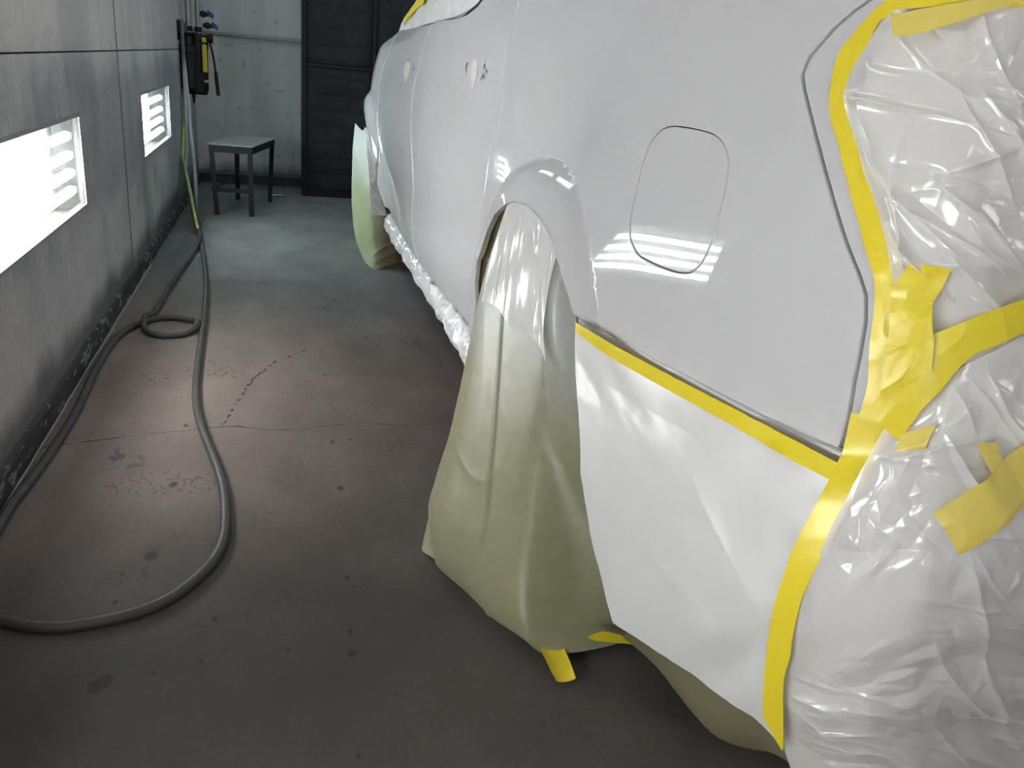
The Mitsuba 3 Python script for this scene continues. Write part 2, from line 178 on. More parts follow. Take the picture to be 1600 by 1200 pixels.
    "tape_top": [[[0.686,0.9279,1.1849],[0.693,0.9139,1.1997],[0.7002,0.8955,1.2095],[0.7076,0.8726,1.2138],[0.7147,0.85,1.2168],[0.7225,0.8277,1.2165],[0.7331,0.8096,1.2169],[0.7458,0.7946,1.2177],[0.7604,0.7821,1.2185],[0.7772,0.7719,1.2188]],[[0.6879,0.9172,1.1812],[0.6947,0.9029,1.1943],[0.7016,0.8821,1.1996],[0.7084,0.8597,1.2023],[0.7152,0.8378,1.2038],[0.724,0.8184,1.2038],[0.7349,0.8022,1.2042],[0.7475,0.7887,1.205],[0.762,0.7773,1.2057],[0.7783,0.7679,1.2059]],[[0.6899,0.9068,1.1776],[0.6964,0.892,1.1889],[0.7029,0.869,1.19],[0.7093,0.8471,1.191],[0.7165,0.8267,1.191],[0.7259,0.8097,1.1912],[0.737,0.7952,1.1917],[0.7496,0.783,1.1924],[0.7637,0.7726,1.1929],[0.7797,0.764,1.193]]],
    "tape_top2": [[[0.686,0.893,1.181],[0.692,0.8741,1.1845],[0.6978,0.8559,1.1879],[0.7036,0.8382,1.1907],[0.7103,0.8224,1.1937],[0.7184,0.8088,1.1968],[0.7276,0.7968,1.1997],[0.7378,0.7861,1.2025],[0.749,0.7768,1.2053],[0.7613,0.7689,1.2083]],[[0.6855,0.8856,1.1694],[0.6914,0.866,1.1718],[0.6972,0.8481,1.1755],[0.7032,0.8316,1.1796],[0.7105,0.8172,1.1838],[0.7187,0.8048,1.1883],[0.728,0.7937,1.1926],[0.7382,0.7839,1.1965],[0.7494,0.775,1.2002],[0.7616,0.7675,1.204]],[[0.685,0.8784,1.1579],[0.6909,0.8581,1.1593],[0.6967,0.8405,1.1632],[0.7032,0.8253,1.1685],[0.7107,0.8122,1.174],[0.7192,0.8008,1.1797],[0.7284,0.7907,1.1854],[0.7386,0.7816,1.1906],[0.7498,0.7733,1.1951],[0.7619,0.7661,1.1997]]],
    "tape_under": [[[0.7289,0.6783,0.6432],[0.7407,0.673,0.6571],[0.753,0.6684,0.6706],[0.7657,0.6645,0.6837],[0.7789,0.6613,0.6963],[0.7914,0.6591,0.71],[0.8045,0.6576,0.7233],[0.8185,0.6569,0.7362],[0.8332,0.6569,0.7488],[0.8482,0.6571,0.7612]],[[0.7456,0.67,0.6194],[0.7569,0.666,0.6321],[0.7688,0.6625,0.6443],[0.7811,0.6596,0.6561],[0.7941,0.6574,0.6674],[0.8065,0.656,0.6796],[0.8196,0.6553,0.6914],[0.8334,0.6551,0.7029],[0.8472,0.655,0.7143],[0.861,0.655,0.7257]],[[0.7639,0.6629,0.5945],[0.7748,0.66,0.6058],[0.7862,0.6576,0.6168],[0.7982,0.6557,0.6272],[0.8109,0.6544,0.6371],[0.8233,0.6538,0.6477],[0.8362,0.6537,0.658],[0.8492,0.6536,0.6682],[0.8621,0.6535,0.6785],[0.8751,0.6534,0.6887]]],
    "tape_under2": [[[0.7611,0.674,0.7311],[0.7671,0.6716,0.7205],[0.7734,0.6694,0.7097],[0.7801,0.6673,0.6989],[0.7873,0.6654,0.6878],[0.7948,0.6636,0.6766]],[[0.7724,0.6705,0.7325],[0.7783,0.6685,0.7214],[0.7845,0.6666,0.71],[0.7919,0.6648,0.6989],[0.7999,0.6631,0.6877],[0.8082,0.6618,0.6761]],[[0.7844,0.6676,0.7335],[0.7901,0.6658,0.722],[0.7963,0.6644,0.7101],[0.8044,0.6629,0.6987],[0.8133,0.6616,0.6871],[0.8227,0.6606,0.6752]]],
    "tape_patch": [[[0.7062,0.7205,0.7222],[0.7082,0.7185,0.7126],[0.7103,0.7165,0.703],[0.7125,0.7146,0.6934]],[[0.723,0.7088,0.7293],[0.7242,0.7076,0.7188],[0.7255,0.7064,0.7083],[0.7268,0.7052,0.6976]],[[0.7411,0.6989,0.7355],[0.7413,0.6982,0.7242],[0.7417,0.6976,0.7128],[0.742,0.697,0.7012]]],
    "lamp_film": [[[0.7195,0.9526,1.2534],[0.7193,0.912,1.2521],[0.7215,0.8594,1.251],[0.7346,0.8188,1.2523],[0.7677,0.7979,1.2583],[0.8033,0.7951,1.2654],[0.8319,0.7945,1.2711]],[[0.7101,0.9325,1.1962],[0.7107,0.8916,1.197],[0.7141,0.8388,1.1985],[0.7316,0.8013,1.2024],[0.7685,0.7822,1.2096],[0.8074,0.7808,1.2169],[0.839,0.7816,1.2228]],[[0.6946,0.9511,1.1463],[0.6971,0.9033,1.1491],[0.7031,0.8419,1.1533],[0.7231,0.7969,1.1589],[0.765,0.7733,1.1671],[0.8095,0.7706,1.1746],[0.8468,0.7717,1.1807]],[[0.6839,0.9501,1.0884],[0.6878,0.8988,1.0941],[0.6956,0.8332,1.1017],[0.7194,0.7866,1.1098],[0.7659,0.7619,1.1192],[0.8156,0.76,1.1268],[0.8571,0.7617,1.1328]],[[0.6862,0.8981,1.0233],[0.6895,0.8528,1.0314],[0.7004,0.7988,1.042],[0.7284,0.7628,1.0519],[0.7776,0.7452,1.0616],[0.8308,0.7485,1.0684],[0.8714,0.7507,1.0736]],[[0.6913,0.8401,0.9548],[0.6964,0.8044,0.9645],[0.713,0.7655,0.9764],[0.7433,0.7387,0.987],[0.7949,0.7286,0.9961],[0.8509,0.737,1.001],[0.8891,0.7391,1.0053]],[[0.6979,0.8038,0.9005],[0.7063,0.776,0.9105],[0.725,0.7441,0.923],[0.7566,0.7224,0.9337],[0.8107,0.7174,0.9416],[0.8677,0.728,0.9448],[0.9046,0.7301,0.9484]],[[0.7071,0.7938,0.8395],[0.7172,0.7676,0.8508],[0.7383,0.7374,0.8647],[0.7733,0.7178,0.8759],[0.8352,0.7177,0.8821],[0.8951,0.7289,0.8837],[0.9336,0.7309,0.8868]],[[0.7103,0.7807,0.7775],[0.7218,0.7553,0.7902],[0.7451,0.7261,0.8056],[0.7833,0.7079,0.8171],[0.8509,0.7105,0.8215],[0.9134,0.7214,0.8215],[0.9535,0.7232,0.824]]],
    "bumper_film": [[[0.7102,0.7499,0.7203],[0.7253,0.7316,0.7427],[0.7434,0.7179,0.7773],[0.7535,0.7137,0.8031],[0.7936,0.7052,0.8339],[0.8591,0.708,0.8648],[0.9311,0.7136,0.8918]],[[0.7015,0.7478,0.6973],[0.7176,0.7256,0.7192],[0.7368,0.709,0.7528],[0.7485,0.703,0.7769],[0.7907,0.6936,0.8056],[0.8592,0.6966,0.8335],[0.9339,0.7024,0.8573]],[[0.685,0.7447,0.6507],[0.7038,0.7164,0.6741],[0.7258,0.6954,0.7082],[0.7408,0.6866,0.7314],[0.7865,0.6756,0.7585],[0.8593,0.6783,0.7831],[0.9377,0.6841,0.8031]],[[0.6703,0.7441,0.6016],[0.6918,0.7091,0.6273],[0.717,0.6838,0.6623],[0.7355,0.6725,0.6847],[0.7856,0.6604,0.7099],[0.8642,0.6636,0.7306],[0.947,0.6697,0.7465]],[[0.6595,0.7446,0.5454],[0.6836,0.703,0.5741],[0.712,0.6736,0.6104],[0.7343,0.6599,0.632],[0.79,0.6478,0.6546],[0.8764,0.6527,0.6703],[0.9653,0.6595,0.6814]],[[0.6516,0.7519,0.4617],[0.6796,0.7014,0.4966],[0.7128,0.6668,0.5361],[0.7407,0.6506,0.5574],[0.8059,0.6395,0.5763],[0.9043,0.6469,0.585],[1.0023,0.6548,0.5899]],[[0.655,0.7574,0.3835],[0.6863,0.7016,0.4224],[0.7241,0.6646,0.4632],[0.7573,0.6478,0.4826],[0.8353,0.6413,0.4937],[0.945,0.6505,0.4951],[1.0536,0.6598,0.4927]],[[0.6647,0.7613,0.3126],[0.6994,0.7031,0.3527],[0.7422,0.6659,0.3924],[0.7813,0.6502,0.4077],[0.8729,0.649,0.4089],[0.9926,0.6592,0.4028],[1.1117,0.6695,0.3926]],[[0.6787,0.7606,0.2533],[0.7172,0.7039,0.2904],[0.7654,0.669,0.3257],[0.8114,0.6566,0.3341],[0.9136,0.6589,0.3257],[1.0419,0.6694,0.3122],[1.1707,0.6803,0.2936]],[[0.7003,0.7546,0.1932],[0.7434,0.7033,0.2226],[0.7987,0.6741,0.249],[0.8538,0.6675,0.2462],[0.9624,0.6704,0.2304],[1.0995,0.6816,0.2082],[1.2392,0.6933,0.1795]],[[0.7401,0.723,0.1094],[0.7897,0.687,0.1198],[0.8549,0.6706,0.1273],[0.9094,0.666,0.1171],[1.0211,0.6695,0.0919],[1.1658,0.6814,0.0573],[1.3177,0.6943,0.0137]]],
    "hose_floor": [[-0.4632,4.9256,0.012],[-0.4101,4.487,0.012],[-0.3565,3.9699,0.012],[-0.3259,3.5498,0.012],[-0.31,3.2029,0.012],[-0.2989,2.9121,0.012],[-0.2854,2.6649,0.012],[-0.2626,2.4516,0.012],[-0.236,2.3093,0.012],[-0.2,2.159,0.012],[-0.1693,2.0238,0.012],[-0.1481,1.8858,0.012],[-0.1393,1.7632,0.012],[-0.1432,1.6673,0.012],[-0.1592,1.6055,0.012],[-0.1923,1.5384,0.012],[-0.2358,1.4822,0.012],[-0.2905,1.4479,0.012],[-0.356,1.4291,0.012],[-0.4213,1.4227,0.012],[-0.479,1.4364,0.012],[-0.5291,1.4625,0.012],[-0.6,1.52,0.012],[-0.63,1.66,0.012],[-0.632,1.8367,0.012],[-0.6266,1.9149,0.012],[-0.6142,2.0594,0.012],[-0.6045,2.2456,0.012],[-0.6018,2.4654,0.012],[-0.6136,2.7572,0.012],[-0.6141,2.9775,0.012],[-0.602,3.1561,0.012],[-0.5746,3.266,0.012],[-0.5324,3.3417,0.012],[-0.4859,3.3865,0.012],[-0.4138,3.39,0.012],[-0.3539,3.3495,0.012],[-0.3344,3.2665,0.012],[-0.359,3.2014,0.012],[-0.4132,3.1687,0.012],[-0.4708,3.1748,0.012],[-0.5166,3.2281,0.012],[-0.5324,3.2919,0.012],[-0.5227,3.4284,0.012],[-0.5109,3.5858,0.012],[-0.5007,3.8982,0.012],[-0.485,4.2012,0.012],[-0.4669,4.5524,0.012],[-0.4623,4.874,0.012]],
    "hose_right": [[-0.6414,6.1,1.1828],[-0.6355,6.1,1.0684],[-0.6256,6.1,0.9525],[-0.6196,6.1,0.8343],[-0.6155,6.1,0.7544],[-0.6103,6.1,0.694],[-0.603,6.06,0.5127],[-0.5816,5.97,0.3568],[-0.5596,5.8,0.2344],[-0.5311,5.5,0.0993],[-0.4966,5.2,0.0302]],
    "hose_left": [[-0.6691,6.1,1.1685],[-0.6658,6.1,1.0847],[-0.6523,6.1,0.9696],[-0.6379,6.1,0.8645],[-0.6415,6.1,0.7117],[-0.6435,6.08,0.5493],[-0.6464,6.04,0.4074],[-0.64,5.97,0.3111],[-0.5978,5.73,0.201],[-0.5497,5.45,0.087],[-0.4995,5.15,0.0284]],
    "hose_yellow": [[-0.71,6.3,1.189],[-0.7249,6.3,1.0612],[-0.7296,6.28,0.8597],[-0.7193,6.22,0.699],[-0.6912,6.12,0.5632],[-0.6667,6.02,0.4412],[-0.6365,5.9,0.3199],[-0.5866,5.65,0.1931],[-0.5282,5.3,0.0952],[-0.4818,5.0,0.0517]],
    "spots": [[-0.2821,1.9956,0.016],[-0.2891,1.6688,0.02],[0.1406,1.9382,0.012],[0.1302,1.5317,0.011],[0.1223,1.3483,0.011],[0.1212,1.2831,0.011],[-0.139,1.4248,0.01],[0.1361,2.2244,0.009],[-0.3212,1.3233,0.0],[0.1391,2.7722,0.007],[-0.2649,2.5146,0.009],[0.0016,1.3117,0.008],[-0.2342,1.2813,0.006],[-0.1539,1.3002,0.006],[0.1126,1.0323,0.007],[-0.2874,2.3605,0.012],[-0.2547,4.0982,0.01],[-0.3556,4.3877,0.008],[-0.3361,1.5074,0.008],[0.1899,2.2388,0.006],[0.1926,1.1609,0.006]],
    "crack": [[-0.65,2.2332],[-0.5146,2.2731],[-0.3695,2.3114],[-0.2665,2.3277],[-0.2141,2.343],[-0.1415,2.3483],[-0.0482,2.3158],[0.0455,2.3152],[0.1426,2.343],[0.2521,2.3519],[0.3805,2.3259],[0.5194,2.3485]],
    "crack2": [[-0.2037,2.3243],[-0.1763,2.3781],[-0.1565,2.5002],[-0.142,2.5681],[-0.1074,2.7387],[-0.034,2.9111],[0.079,3.0391]],
    "chips": [[-0.3415,1.3177],[-0.3234,1.3358],[-0.3076,1.3512],[-0.2952,1.3422],[-0.2884,1.3271],[-0.2741,1.3042],[-0.2837,1.2904],[-0.3014,1.3015],[-0.3223,1.2996]],
    "chips2": [[-0.3377,1.2707],[-0.3242,1.2816],[-0.3096,1.2877],[-0.299,1.2745],[-0.3025,1.2588],[-0.3176,1.2453],[-0.3339,1.251]],
    "damp": [[-0.4121,2.1469,0.05],[-0.2601,1.6808,0.07],[-0.4333,2.1793,0.04]],
    "foot_tape": [[[0.5563,1.1679,0.0809],[0.5816,1.1688,0.091],[0.6199,1.1702,0.0795],[0.6581,1.1716,0.0555]],[[0.571,1.1684,0.0712],[0.5963,1.1693,0.0645],[0.6275,1.1705,0.0569],[0.6651,1.1719,0.0467]]],
    "handles": [[0.7191,1.0972],[0.683,1.0128],[1.7843,1.0727],[1.7688,0.9919]],
    "handle_marks": [[0.8075,1.0616],[0.6,1.0646],[1.6509,1.0459]],
}


def polyline_distance(px, py, pts):
    d = mi.Float(9.0)
    for (ax, ay), (bx, by) in zip(pts[:-1], pts[1:]):
        ex, ey = bx - ax, by - ay
        t = dr.clip(((px - ax) * ex + (py - ay) * ey) / (ex * ex + ey * ey), 0, 1)
        d = dr.minimum(d, dr.sqrt(dr.square(px - ax - t * ex) + dr.square(py - ay - t * ey)))
    return d


def floor_color(p, n, uv):
    x, y = p.x, p.y
    big = fbm(x * 1.3 + 3, y * 1.1, 0.0, 4)
    mid = fbm(x * 7, y * 5, 2.0, 4)
    fine = noise(x * 160, y * 160, 1.0)
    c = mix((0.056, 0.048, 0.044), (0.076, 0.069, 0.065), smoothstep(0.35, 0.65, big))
    light_pool = smoothstep(1.25, 2.0, y + 0.9 * (fbm(x * 1.7, y * 1.4, 11.0, 3) - 0.5)) * (1 - 0.80 * smoothstep(-0.45, 0.25, x + 0.5 * (big - 0.5)))
    c = mix(c, (0.180, 0.151, 0.134), light_pool)                       # pool of light from the wall boxes, painted into the floor colour
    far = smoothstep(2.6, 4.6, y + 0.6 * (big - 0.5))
    c = mix(c, (0.135, 0.148, 0.152), 0.9 * far)                  # paler and cooler towards the far end
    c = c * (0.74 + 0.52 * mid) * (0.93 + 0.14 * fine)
    ragged = 0.010 * (fbm(x * 45, y * 45, 4.0, 3) - 0.5)
    for sx, sy, r in DATA["damp"]:                                   # old spills
        d = dr.sqrt(dr.square(x - sx) + dr.square((y - sy) * 0.8)) + ragged * 6
        c = mix(c, (0.085, 0.080, 0.080), 0.65 * (1 - smoothstep(r * 0.55, r, d)) * smoothstep(0.35, 0.55, noise(x * 60, y * 30, 9.0)))
    spot = mi.Float(0)
    for sx, sy, r in DATA["spots"]:                                  # chipped spots with a dark core
        if r > 0:
            d = dr.sqrt(dr.square(x - sx) + dr.square((y - sy) * 0.75)) + ragged
            spot = dr.maximum(spot, 0.75 * (1 - smoothstep(r * 0.35, r, d)))
    speck = noise(x * 110, y * 90, 12.0) * smoothstep(0.60, 0.78, fbm(x * 6, y * 5, 5.0, 2))
    spot = dr.maximum(spot, 0.35 * smoothstep(0.66, 0.80, speck))
    c = mix(c, (0.026, 0.023, 0.022), spot)
    for name in ("chips", "chips2"):
        pts = DATA[name]
        cx, cy = np.mean(pts, 0)
        r = 0.5 * float(np.ptp(np.array(pts)[:, 0]))
        d = dr.sqrt(dr.square(x - cx) + dr.square((y - cy) * 0.9)) + ragged * 3
        inside = 1 - smoothstep(r * 0.85, r * 0.92, d)
        c = mix(c, (0.052, 0.052, 0.054) if name == "chips" else (0.034, 0.031, 0.029), 0.9 * inside)
    wob = 0.006 * (noise(x * 30, y * 30, 3.0) - 0.5)
    d1 = dr.abs(polyline_distance(x, y, DATA["crack"]) + wob)
    d2 = polyline_distance(x, y, DATA["crack2"]) + wob
    crack = (1 - smoothstep(0.0012, 0.0034, d1)) * (0.35 + 0.65 * smoothstep(0.3, 0.5, noise(x * 14, y * 14, 6.0)))
    dots = (1 - smoothstep(0.003, 0.006, d2)) * smoothstep(0.50, 0.60, noise(x * 90, y * 60, 8.0))
    return mix(c, (0.03, 0.027, 0.026), 0.85 * dr.maximum(crack, dots))


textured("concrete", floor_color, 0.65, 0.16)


def wall_color(p, n, uv):
    streak = fbm(p.y * 5 + 0.4 * p.z, p.z * 0.9, 3.0, 4)
    blot = fbm(p.y * 2.2, p.z * 2.6, 7.0, 4)
    fine = noise(p.y * 120, p.z * 60, 1.0)
    c = mix((0.22, 0.225, 0.25), (0.46, 0.455, 0.455), smoothstep(0.30, 0.70, 0.4 * streak + 0.6 * blot))
    c = mix(c, (0.44, 0.425, 0.415), 0.6 * smoothstep(0.93, 1.05, p.z))
    c = mix(c, (0.54, 0.54, 0.555), 0.75 * (1 - smoothstep(0.22, 0.50, p.z + 0.25 * (blot - 0.5))) * (1 - smoothstep(3.2, 4.6, p.y)))  # light gradient put into the colour: wall paler low down
    c = mix(c, (0.19, 0.195, 0.22), 0.6 * smoothstep(2.7, 3.3, p.y) * smoothstep(0.40, 0.55, p.z + 0.2 * (streak - 0.5)) * (1 - smoothstep(0.86, 0.99, p.z)))
    scratch = smoothstep(0.80, 0.88, noise(p.y * 40, p.z * 5, 5.0)) * smoothstep(0.5, 0.7, noise(p.y * 5, p.z * 6, 8.0))
    c = mix(c, (0.45, 0.45, 0.45), 0.35 * scratch)
    low = 1 - smoothstep(0.10, 0.22, p.z + 0.10 * (streak - 0.5))       # grime along the skirting
    c = mix(c, (0.035, 0.037, 0.04), 0.8 * low)
    return c * (0.92 + 0.16 * fine)


textured("wall_paint", wall_color, 0.5, 0.4)


def back_color(p, n, uv):
    blot = fbm(p.x * 3, p.z * 2.2, 5.0, 4)
    run = fbm(p.x * 14, p.z * 1.1, 2.0, 3)
    c = mix((0.48, 0.51, 0.515), (0.60, 0.635, 0.64), smoothstep(0.3, 0.7, 0.6 * blot + 0.4 * run))
    mark = smoothstep(0.86, 0.93, noise(p.x * 24, p.z * 20, 9.0))
    c = mix(c, (0.20, 0.215, 0.22), 0.4 * mark)
    low = 1 - smoothstep(0.07, 0.2, p.z + 0.1 * (run - 0.5))
    return mix(c, (0.04, 0.045, 0.045), 0.75 * low)


textured("back_paint", back_color, 0.5, 0.4)


def paper_color(p, n, uv):
    w = fbm(p.x * 5 + p.y * 3, p.y * 4, p.z * 5, 3)
    dust = smoothstep(0.34, 0.70, p.z + 0.22 * (w - 0.5))                 # white overspray settled on the upper paper
    c = mix((0.235, 0.232, 0.142), (0.31, 0.33, 0.33), 0.92 * dust)
    return c * (0.94 + 0.12 * noise(p.x * 50, p.y * 50, p.z * 50))


textured("masking_paper", paper_color, 0.42, 0.45)
plain("kraft_paper", (0.15, 0.142, 0.08), 0.55)
plain("kraft_brown", (0.40, 0.34, 0.19), 0.6)


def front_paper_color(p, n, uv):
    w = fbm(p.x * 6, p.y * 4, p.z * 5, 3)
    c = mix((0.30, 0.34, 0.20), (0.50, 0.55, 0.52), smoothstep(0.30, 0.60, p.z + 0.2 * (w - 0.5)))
    return mix(c, (0.20, 0.165, 0.105), smoothstep(0.46, 0.54, p.x))  # shade on the face turned from the wall, painted in as brown


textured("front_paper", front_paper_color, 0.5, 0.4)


def filter_color(p, n, uv):
    f = noise(p.x * 210, p.z * 210, 3.0)
    b = fbm(p.x * 6, p.z * 5, 1.0, 3)
    return mix((0.014, 0.017, 0.020), (0.042, 0.044, 0.052), 0.55 * b + 0.45 * f)


textured("filter_cloth", filter_color, 0.9, 0.1)


def hose_color(p, n, uv):
    f = fbm(p.x * 9, p.y * 9, p.z * 4, 2)
    c = mix((0.040, 0.041, 0.039), (0.062, 0.062, 0.06), f)
    return mix(c, (0.50, 0.55, 0.57), smoothstep(0.05, 0.30, p.z) * (1 - 0.85 * smoothstep(0.82, 0.98, p.z)))        # light box glow painted in as pale where it hangs


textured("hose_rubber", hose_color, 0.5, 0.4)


def skirting_color(p, n, uv):
    f = fbm(p.y * 9, p.z * 40, p.x * 9, 3)
    chip = 0.7 * smoothstep(0.64, 0.72, fbm(p.y * 22, p.z * 60, 2.0, 3))
    return mix(mix((0.02, 0.022, 0.024), (0.06, 0.062, 0.064), f), (0.30, 0.30, 0.29), 0.7 * chip)


textured("skirting", skirting_color, 0.7, 0.3)


# ------------------------------------------------------------------ helpers
def add(key, mesh, mat, smooth=False, **lab):
    base, k = key, 1
    while key in scene:
        key = f"{base}_{k:03d}"
        k += 1
    scene[key] = mikit.ply(mesh, mat, smooth=smooth)
    if lab:
        labels[key] = lab
    return key


def thing(key, label, category, group=None):
    labels[key] = {"label": label, "category": category}
    if group:
        labels[key]["group"] = group
    return key


def join(*m):
    return trimesh.util.concatenate([trimesh.Trimesh(x.vertices, x.faces, process=False) for x in m])


def box(lo, hi, bevel=0.0):
    lo, hi = np.minimum(lo, hi).astype(float), np.maximum(lo, hi).astype(float)
    if bevel <= 0:
        return trimesh.creation.box(bounds=[lo, hi])
    b = min(bevel, 0.45 * float((hi - lo).min()))
    pts = []
    for sx in (0, 1):
        for sy in (0, 1):
            for sz in (0, 1):
                c = np.array([(lo, hi)[s][i] for i, s in enumerate((sx, sy, sz))])
                inn = np.array([1 - 2 * sx, 1 - 2 * sy, 1 - 2 * sz]) * b
                for ax in range(3):
                    q = c + inn
                    q[ax] = c[ax]
                    pts.append(q)
    return trimesh.convex.convex_hull(np.array(pts))


def bar(p, q, w, h=None, bevel=0.0):
    """A straight bar of rectangular section from p to q."""
    p, q = np.asarray(p, float), np.asarray(q, float)
    L = np.linalg.norm(q - p)
    m = box([-w / 2, -(h or w) / 2, 0], [w / 2, (h or w) / 2, L], bevel)
    z = (q - p) / L
    x = np.cross([0, 1.0, 0], z) if abs(z[1]) < 0.9 else np.cross([1.0, 0, 0], z)
    x /= np.linalg.norm(x)
    M = np.eye(4)
    M[:3, 0], M[:3, 1], M[:3, 2], M[:3, 3] = x, np.cross(z, x), z, p
    m.apply_transform(M)
    return m


def spline(pts, n):
    pts = np.asarray(pts, float)
    s = np.r_[0, np.cumsum(np.linalg.norm(np.diff(pts, axis=0), axis=1))]
    return CubicSpline(s, pts)(np.linspace(0, s[-1], n))


def tube(pts, r, sides=12, caps=True):
    p = np.asarray(pts, float)
    r = np.broadcast_to(r, (len(p),)).astype(float)
    t = np.gradient(p, axis=0)
    t /= np.linalg.norm(t, axis=1, keepdims=True)
    a = np.cross(t[0], [0.3, 0.2, 0.93])
    a /= np.linalg.norm(a)
    ring = []
    ang = np.arange(sides) * 2 * np.pi / sides
    for i in range(len(p)):
        a = a - t[i] * (a @ t[i])
        a /= np.linalg.norm(a)
        b = np.cross(t[i], a)
        ring.append(p[i] + r[i] * (np.cos(ang)[:, None] * a + np.sin(ang)[:, None] * b))
    v = np.concatenate(ring)
    i, j = np.meshgrid(np.arange(len(p) - 1), np.arange(sides), indexing="ij")
    k = (j + 1) % sides
    q = np.stack([i * sides + j, i * sides + k, (i + 1) * sides + k, (i + 1) * sides + j], -1).reshape(-1, 4)
    f = np.vstack([q[:, [0, 1, 2]], q[:, [0, 2, 3]]])
    if caps:
        n = len(v)
        v = np.vstack([v, p[0], p[-1]])
        jj = np.arange(sides)
        f = np.vstack([f, np.stack([jj * 0 + n, (jj + 1) % sides, jj], 1), np.stack([jj * 0 + n + 1, jj + (len(p) - 1) * sides, (jj + 1) % sides + (len(p) - 1) * sides], 1)])
    return trimesh.Trimesh(v, f, process=False)


def lathe(profile, axis_from, axis_to, sides=32):
    """profile: (distance along the axis, radius) pairs."""
    a, b = np.asarray(axis_from, float), np.asarray(axis_to, float)
    z = (b - a) / np.linalg.norm(b - a)
    return tube([a + z * s for s, _ in profile], [max(r, 1e-4) for _, r in profile], sides)


def grid_faces(R, C):
    i, j = np.meshgrid(np.arange(R - 1), np.arange(C - 1), indexing="ij")
    q = np.stack([i * C + j, i * C + j + 1, (i + 1) * C + j + 1, (i + 1) * C + j], -1).reshape(-1, 4)
    return np.vstack([q[:, [0, 1, 2]], q[:, [0, 2, 3]]])


def resample(net, R, C):
    """A net of points drawn through smoothly in both directions; also each point's (a, b) in 0..1 and lengths in metres."""
    net = np.asarray(net, float)

    def along(a, n, axis):
        a = np.moveaxis(a, axis, 0)
        d = np.linalg.norm(np.diff(a, axis=0), axis=-1).reshape(len(a) - 1, -1).mean(1)
        s = np.r_[0, np.cumsum(d)]
        t = np.linspace(0, s[-1], n)
        f = PchipInterpolator(s, a, axis=0) if len(a) > 2 else (lambda x: a[0] + (a[1] - a[0]) * (x / s[-1]).reshape(-1, *[1] * (a.ndim - 1)))
        return np.moveaxis(f(t), 0, axis), s[-1]

    net, lu = along(net, C, 1)
    net, lv = along(net, R, 0)
    b, a = np.meshgrid(np.linspace(0, 1, R), np.linspace(0, 1, C), indexing="ij")
    return net, a, b, a * lu, b * lv


def grid_normals(P):
    n = np.cross(np.gradient(P, axis=1), np.gradient(P, axis=0))
    return n / np.maximum(np.linalg.norm(n, axis=-1, keepdims=True), 1e-12)


def sheet(net, R, C, height=None, outward=(-1.0, -0.4, 0.2), flip_ref=None):
    """A thin sheet through the net; height(U, V, a, b) in metres lifts it along its normal."""
    P, a, b, U, V = resample(net, R, C)
    n = grid_normals(P)
    if (n.reshape(-1, 3).mean(0) @ np.asarray(outward)) < 0:
        n = -n
        f = grid_faces(R, C)
    else:
        f = grid_faces(R, C)[:, ::-1]
    if height is not None:
        P = P + n * height(U, V, a, b)[..., None]
    return trimesh.Trimesh(P.reshape(-1, 3), f, process=False)


def ridged(U, V, freq, seed, sharp=1.0, warp=0.0):
    """Creases: 1 on the ridges, falling to 0 between."""
    if warp:
        U = U + warp * (meshkit.noise(np.stack([U * freq * 0.7, V * freq * 0.7, U * 0 + 3.3], -1), seed + 50) - 0.5)
        V = V + warp * (meshkit.noise(np.stack([U * freq * 0.7, V * freq * 0.7, U * 0 + 8.1], -1), seed + 60) - 0.5)
    n = meshkit.noise(np.stack([U * freq, V * freq, U * 0 + 0.37 * seed], -1), seed)
    return (1 - np.abs(2 * n - 1)) ** sharp


def facets(U, V, n, size, seed, slope=0.16):
    """Crumpled film: flat facets that meet in sharp creases (the upper envelope of small tilted planes, each reaching a little way)."""
    g = np.random.default_rng(seed)
    u0, u1, v0, v1 = U.min(), U.max(), V.min(), V.max()
    h = np.full(U.shape, -9.0)
    for _ in range(n):
        cu, cv = g.uniform(u0, u1), g.uniform(v0, v1)
        ang, st = g.uniform(0, np.pi), g.uniform(1.0, 3.2)
        du = (U - cu) * math.cos(ang) + (V - cv) * math.sin(ang)
        dv = (-(U - cu) * math.sin(ang) + (V - cv) * math.cos(ang)) * st
        k = g.uniform(0.5, 1.5)
        h = np.maximum(h, g.normal(0, 0.25) * size + size - slope * k * np.maximum(np.abs(du), np.abs(dv) * 0.8 + 0.2 * np.abs(du)))
    return h - h.mean()


def fbm2(U, V, freq, seed, octaves=3):
    return meshkit.fbm(np.stack([U * freq, V * freq, U * 0 + 0.7], -1), octaves, seed) - 0.5


# ------------------------------------------------------------------ the booth
X_WALL, Y_BACK, Y_FRONT, X_RIGHT, Z_TOP = -0.659, 7.10, -3.2, 3.6, 2.75
S = dict(kind="structure")
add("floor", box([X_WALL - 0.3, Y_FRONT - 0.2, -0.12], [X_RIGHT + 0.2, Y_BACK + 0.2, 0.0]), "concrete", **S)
add("ceiling", box([X_WALL - 0.3, Y_FRONT - 0.2, Z_TOP], [X_RIGHT + 0.2, Y_BACK + 0.2, Z_TOP + 0.1]), "ceiling_paint", **S)
add("wall_right", box([X_RIGHT, Y_FRONT - 0.2, 0], [X_RIGHT + 0.1, Y_BACK + 0.2, Z_TOP]), "ceiling_paint", **S)
add("wall_front", box([X_WALL - 0.3, Y_FRONT - 0.1, 0], [X_RIGHT, Y_FRONT, Z_TOP]), "ceiling_paint", **S)
add("wall_back", box([X_WALL - 0.3, Y_BACK + 0.012, 0], [X_RIGHT, Y_BACK + 0.12, Z_TOP]), "back_paint", **S)
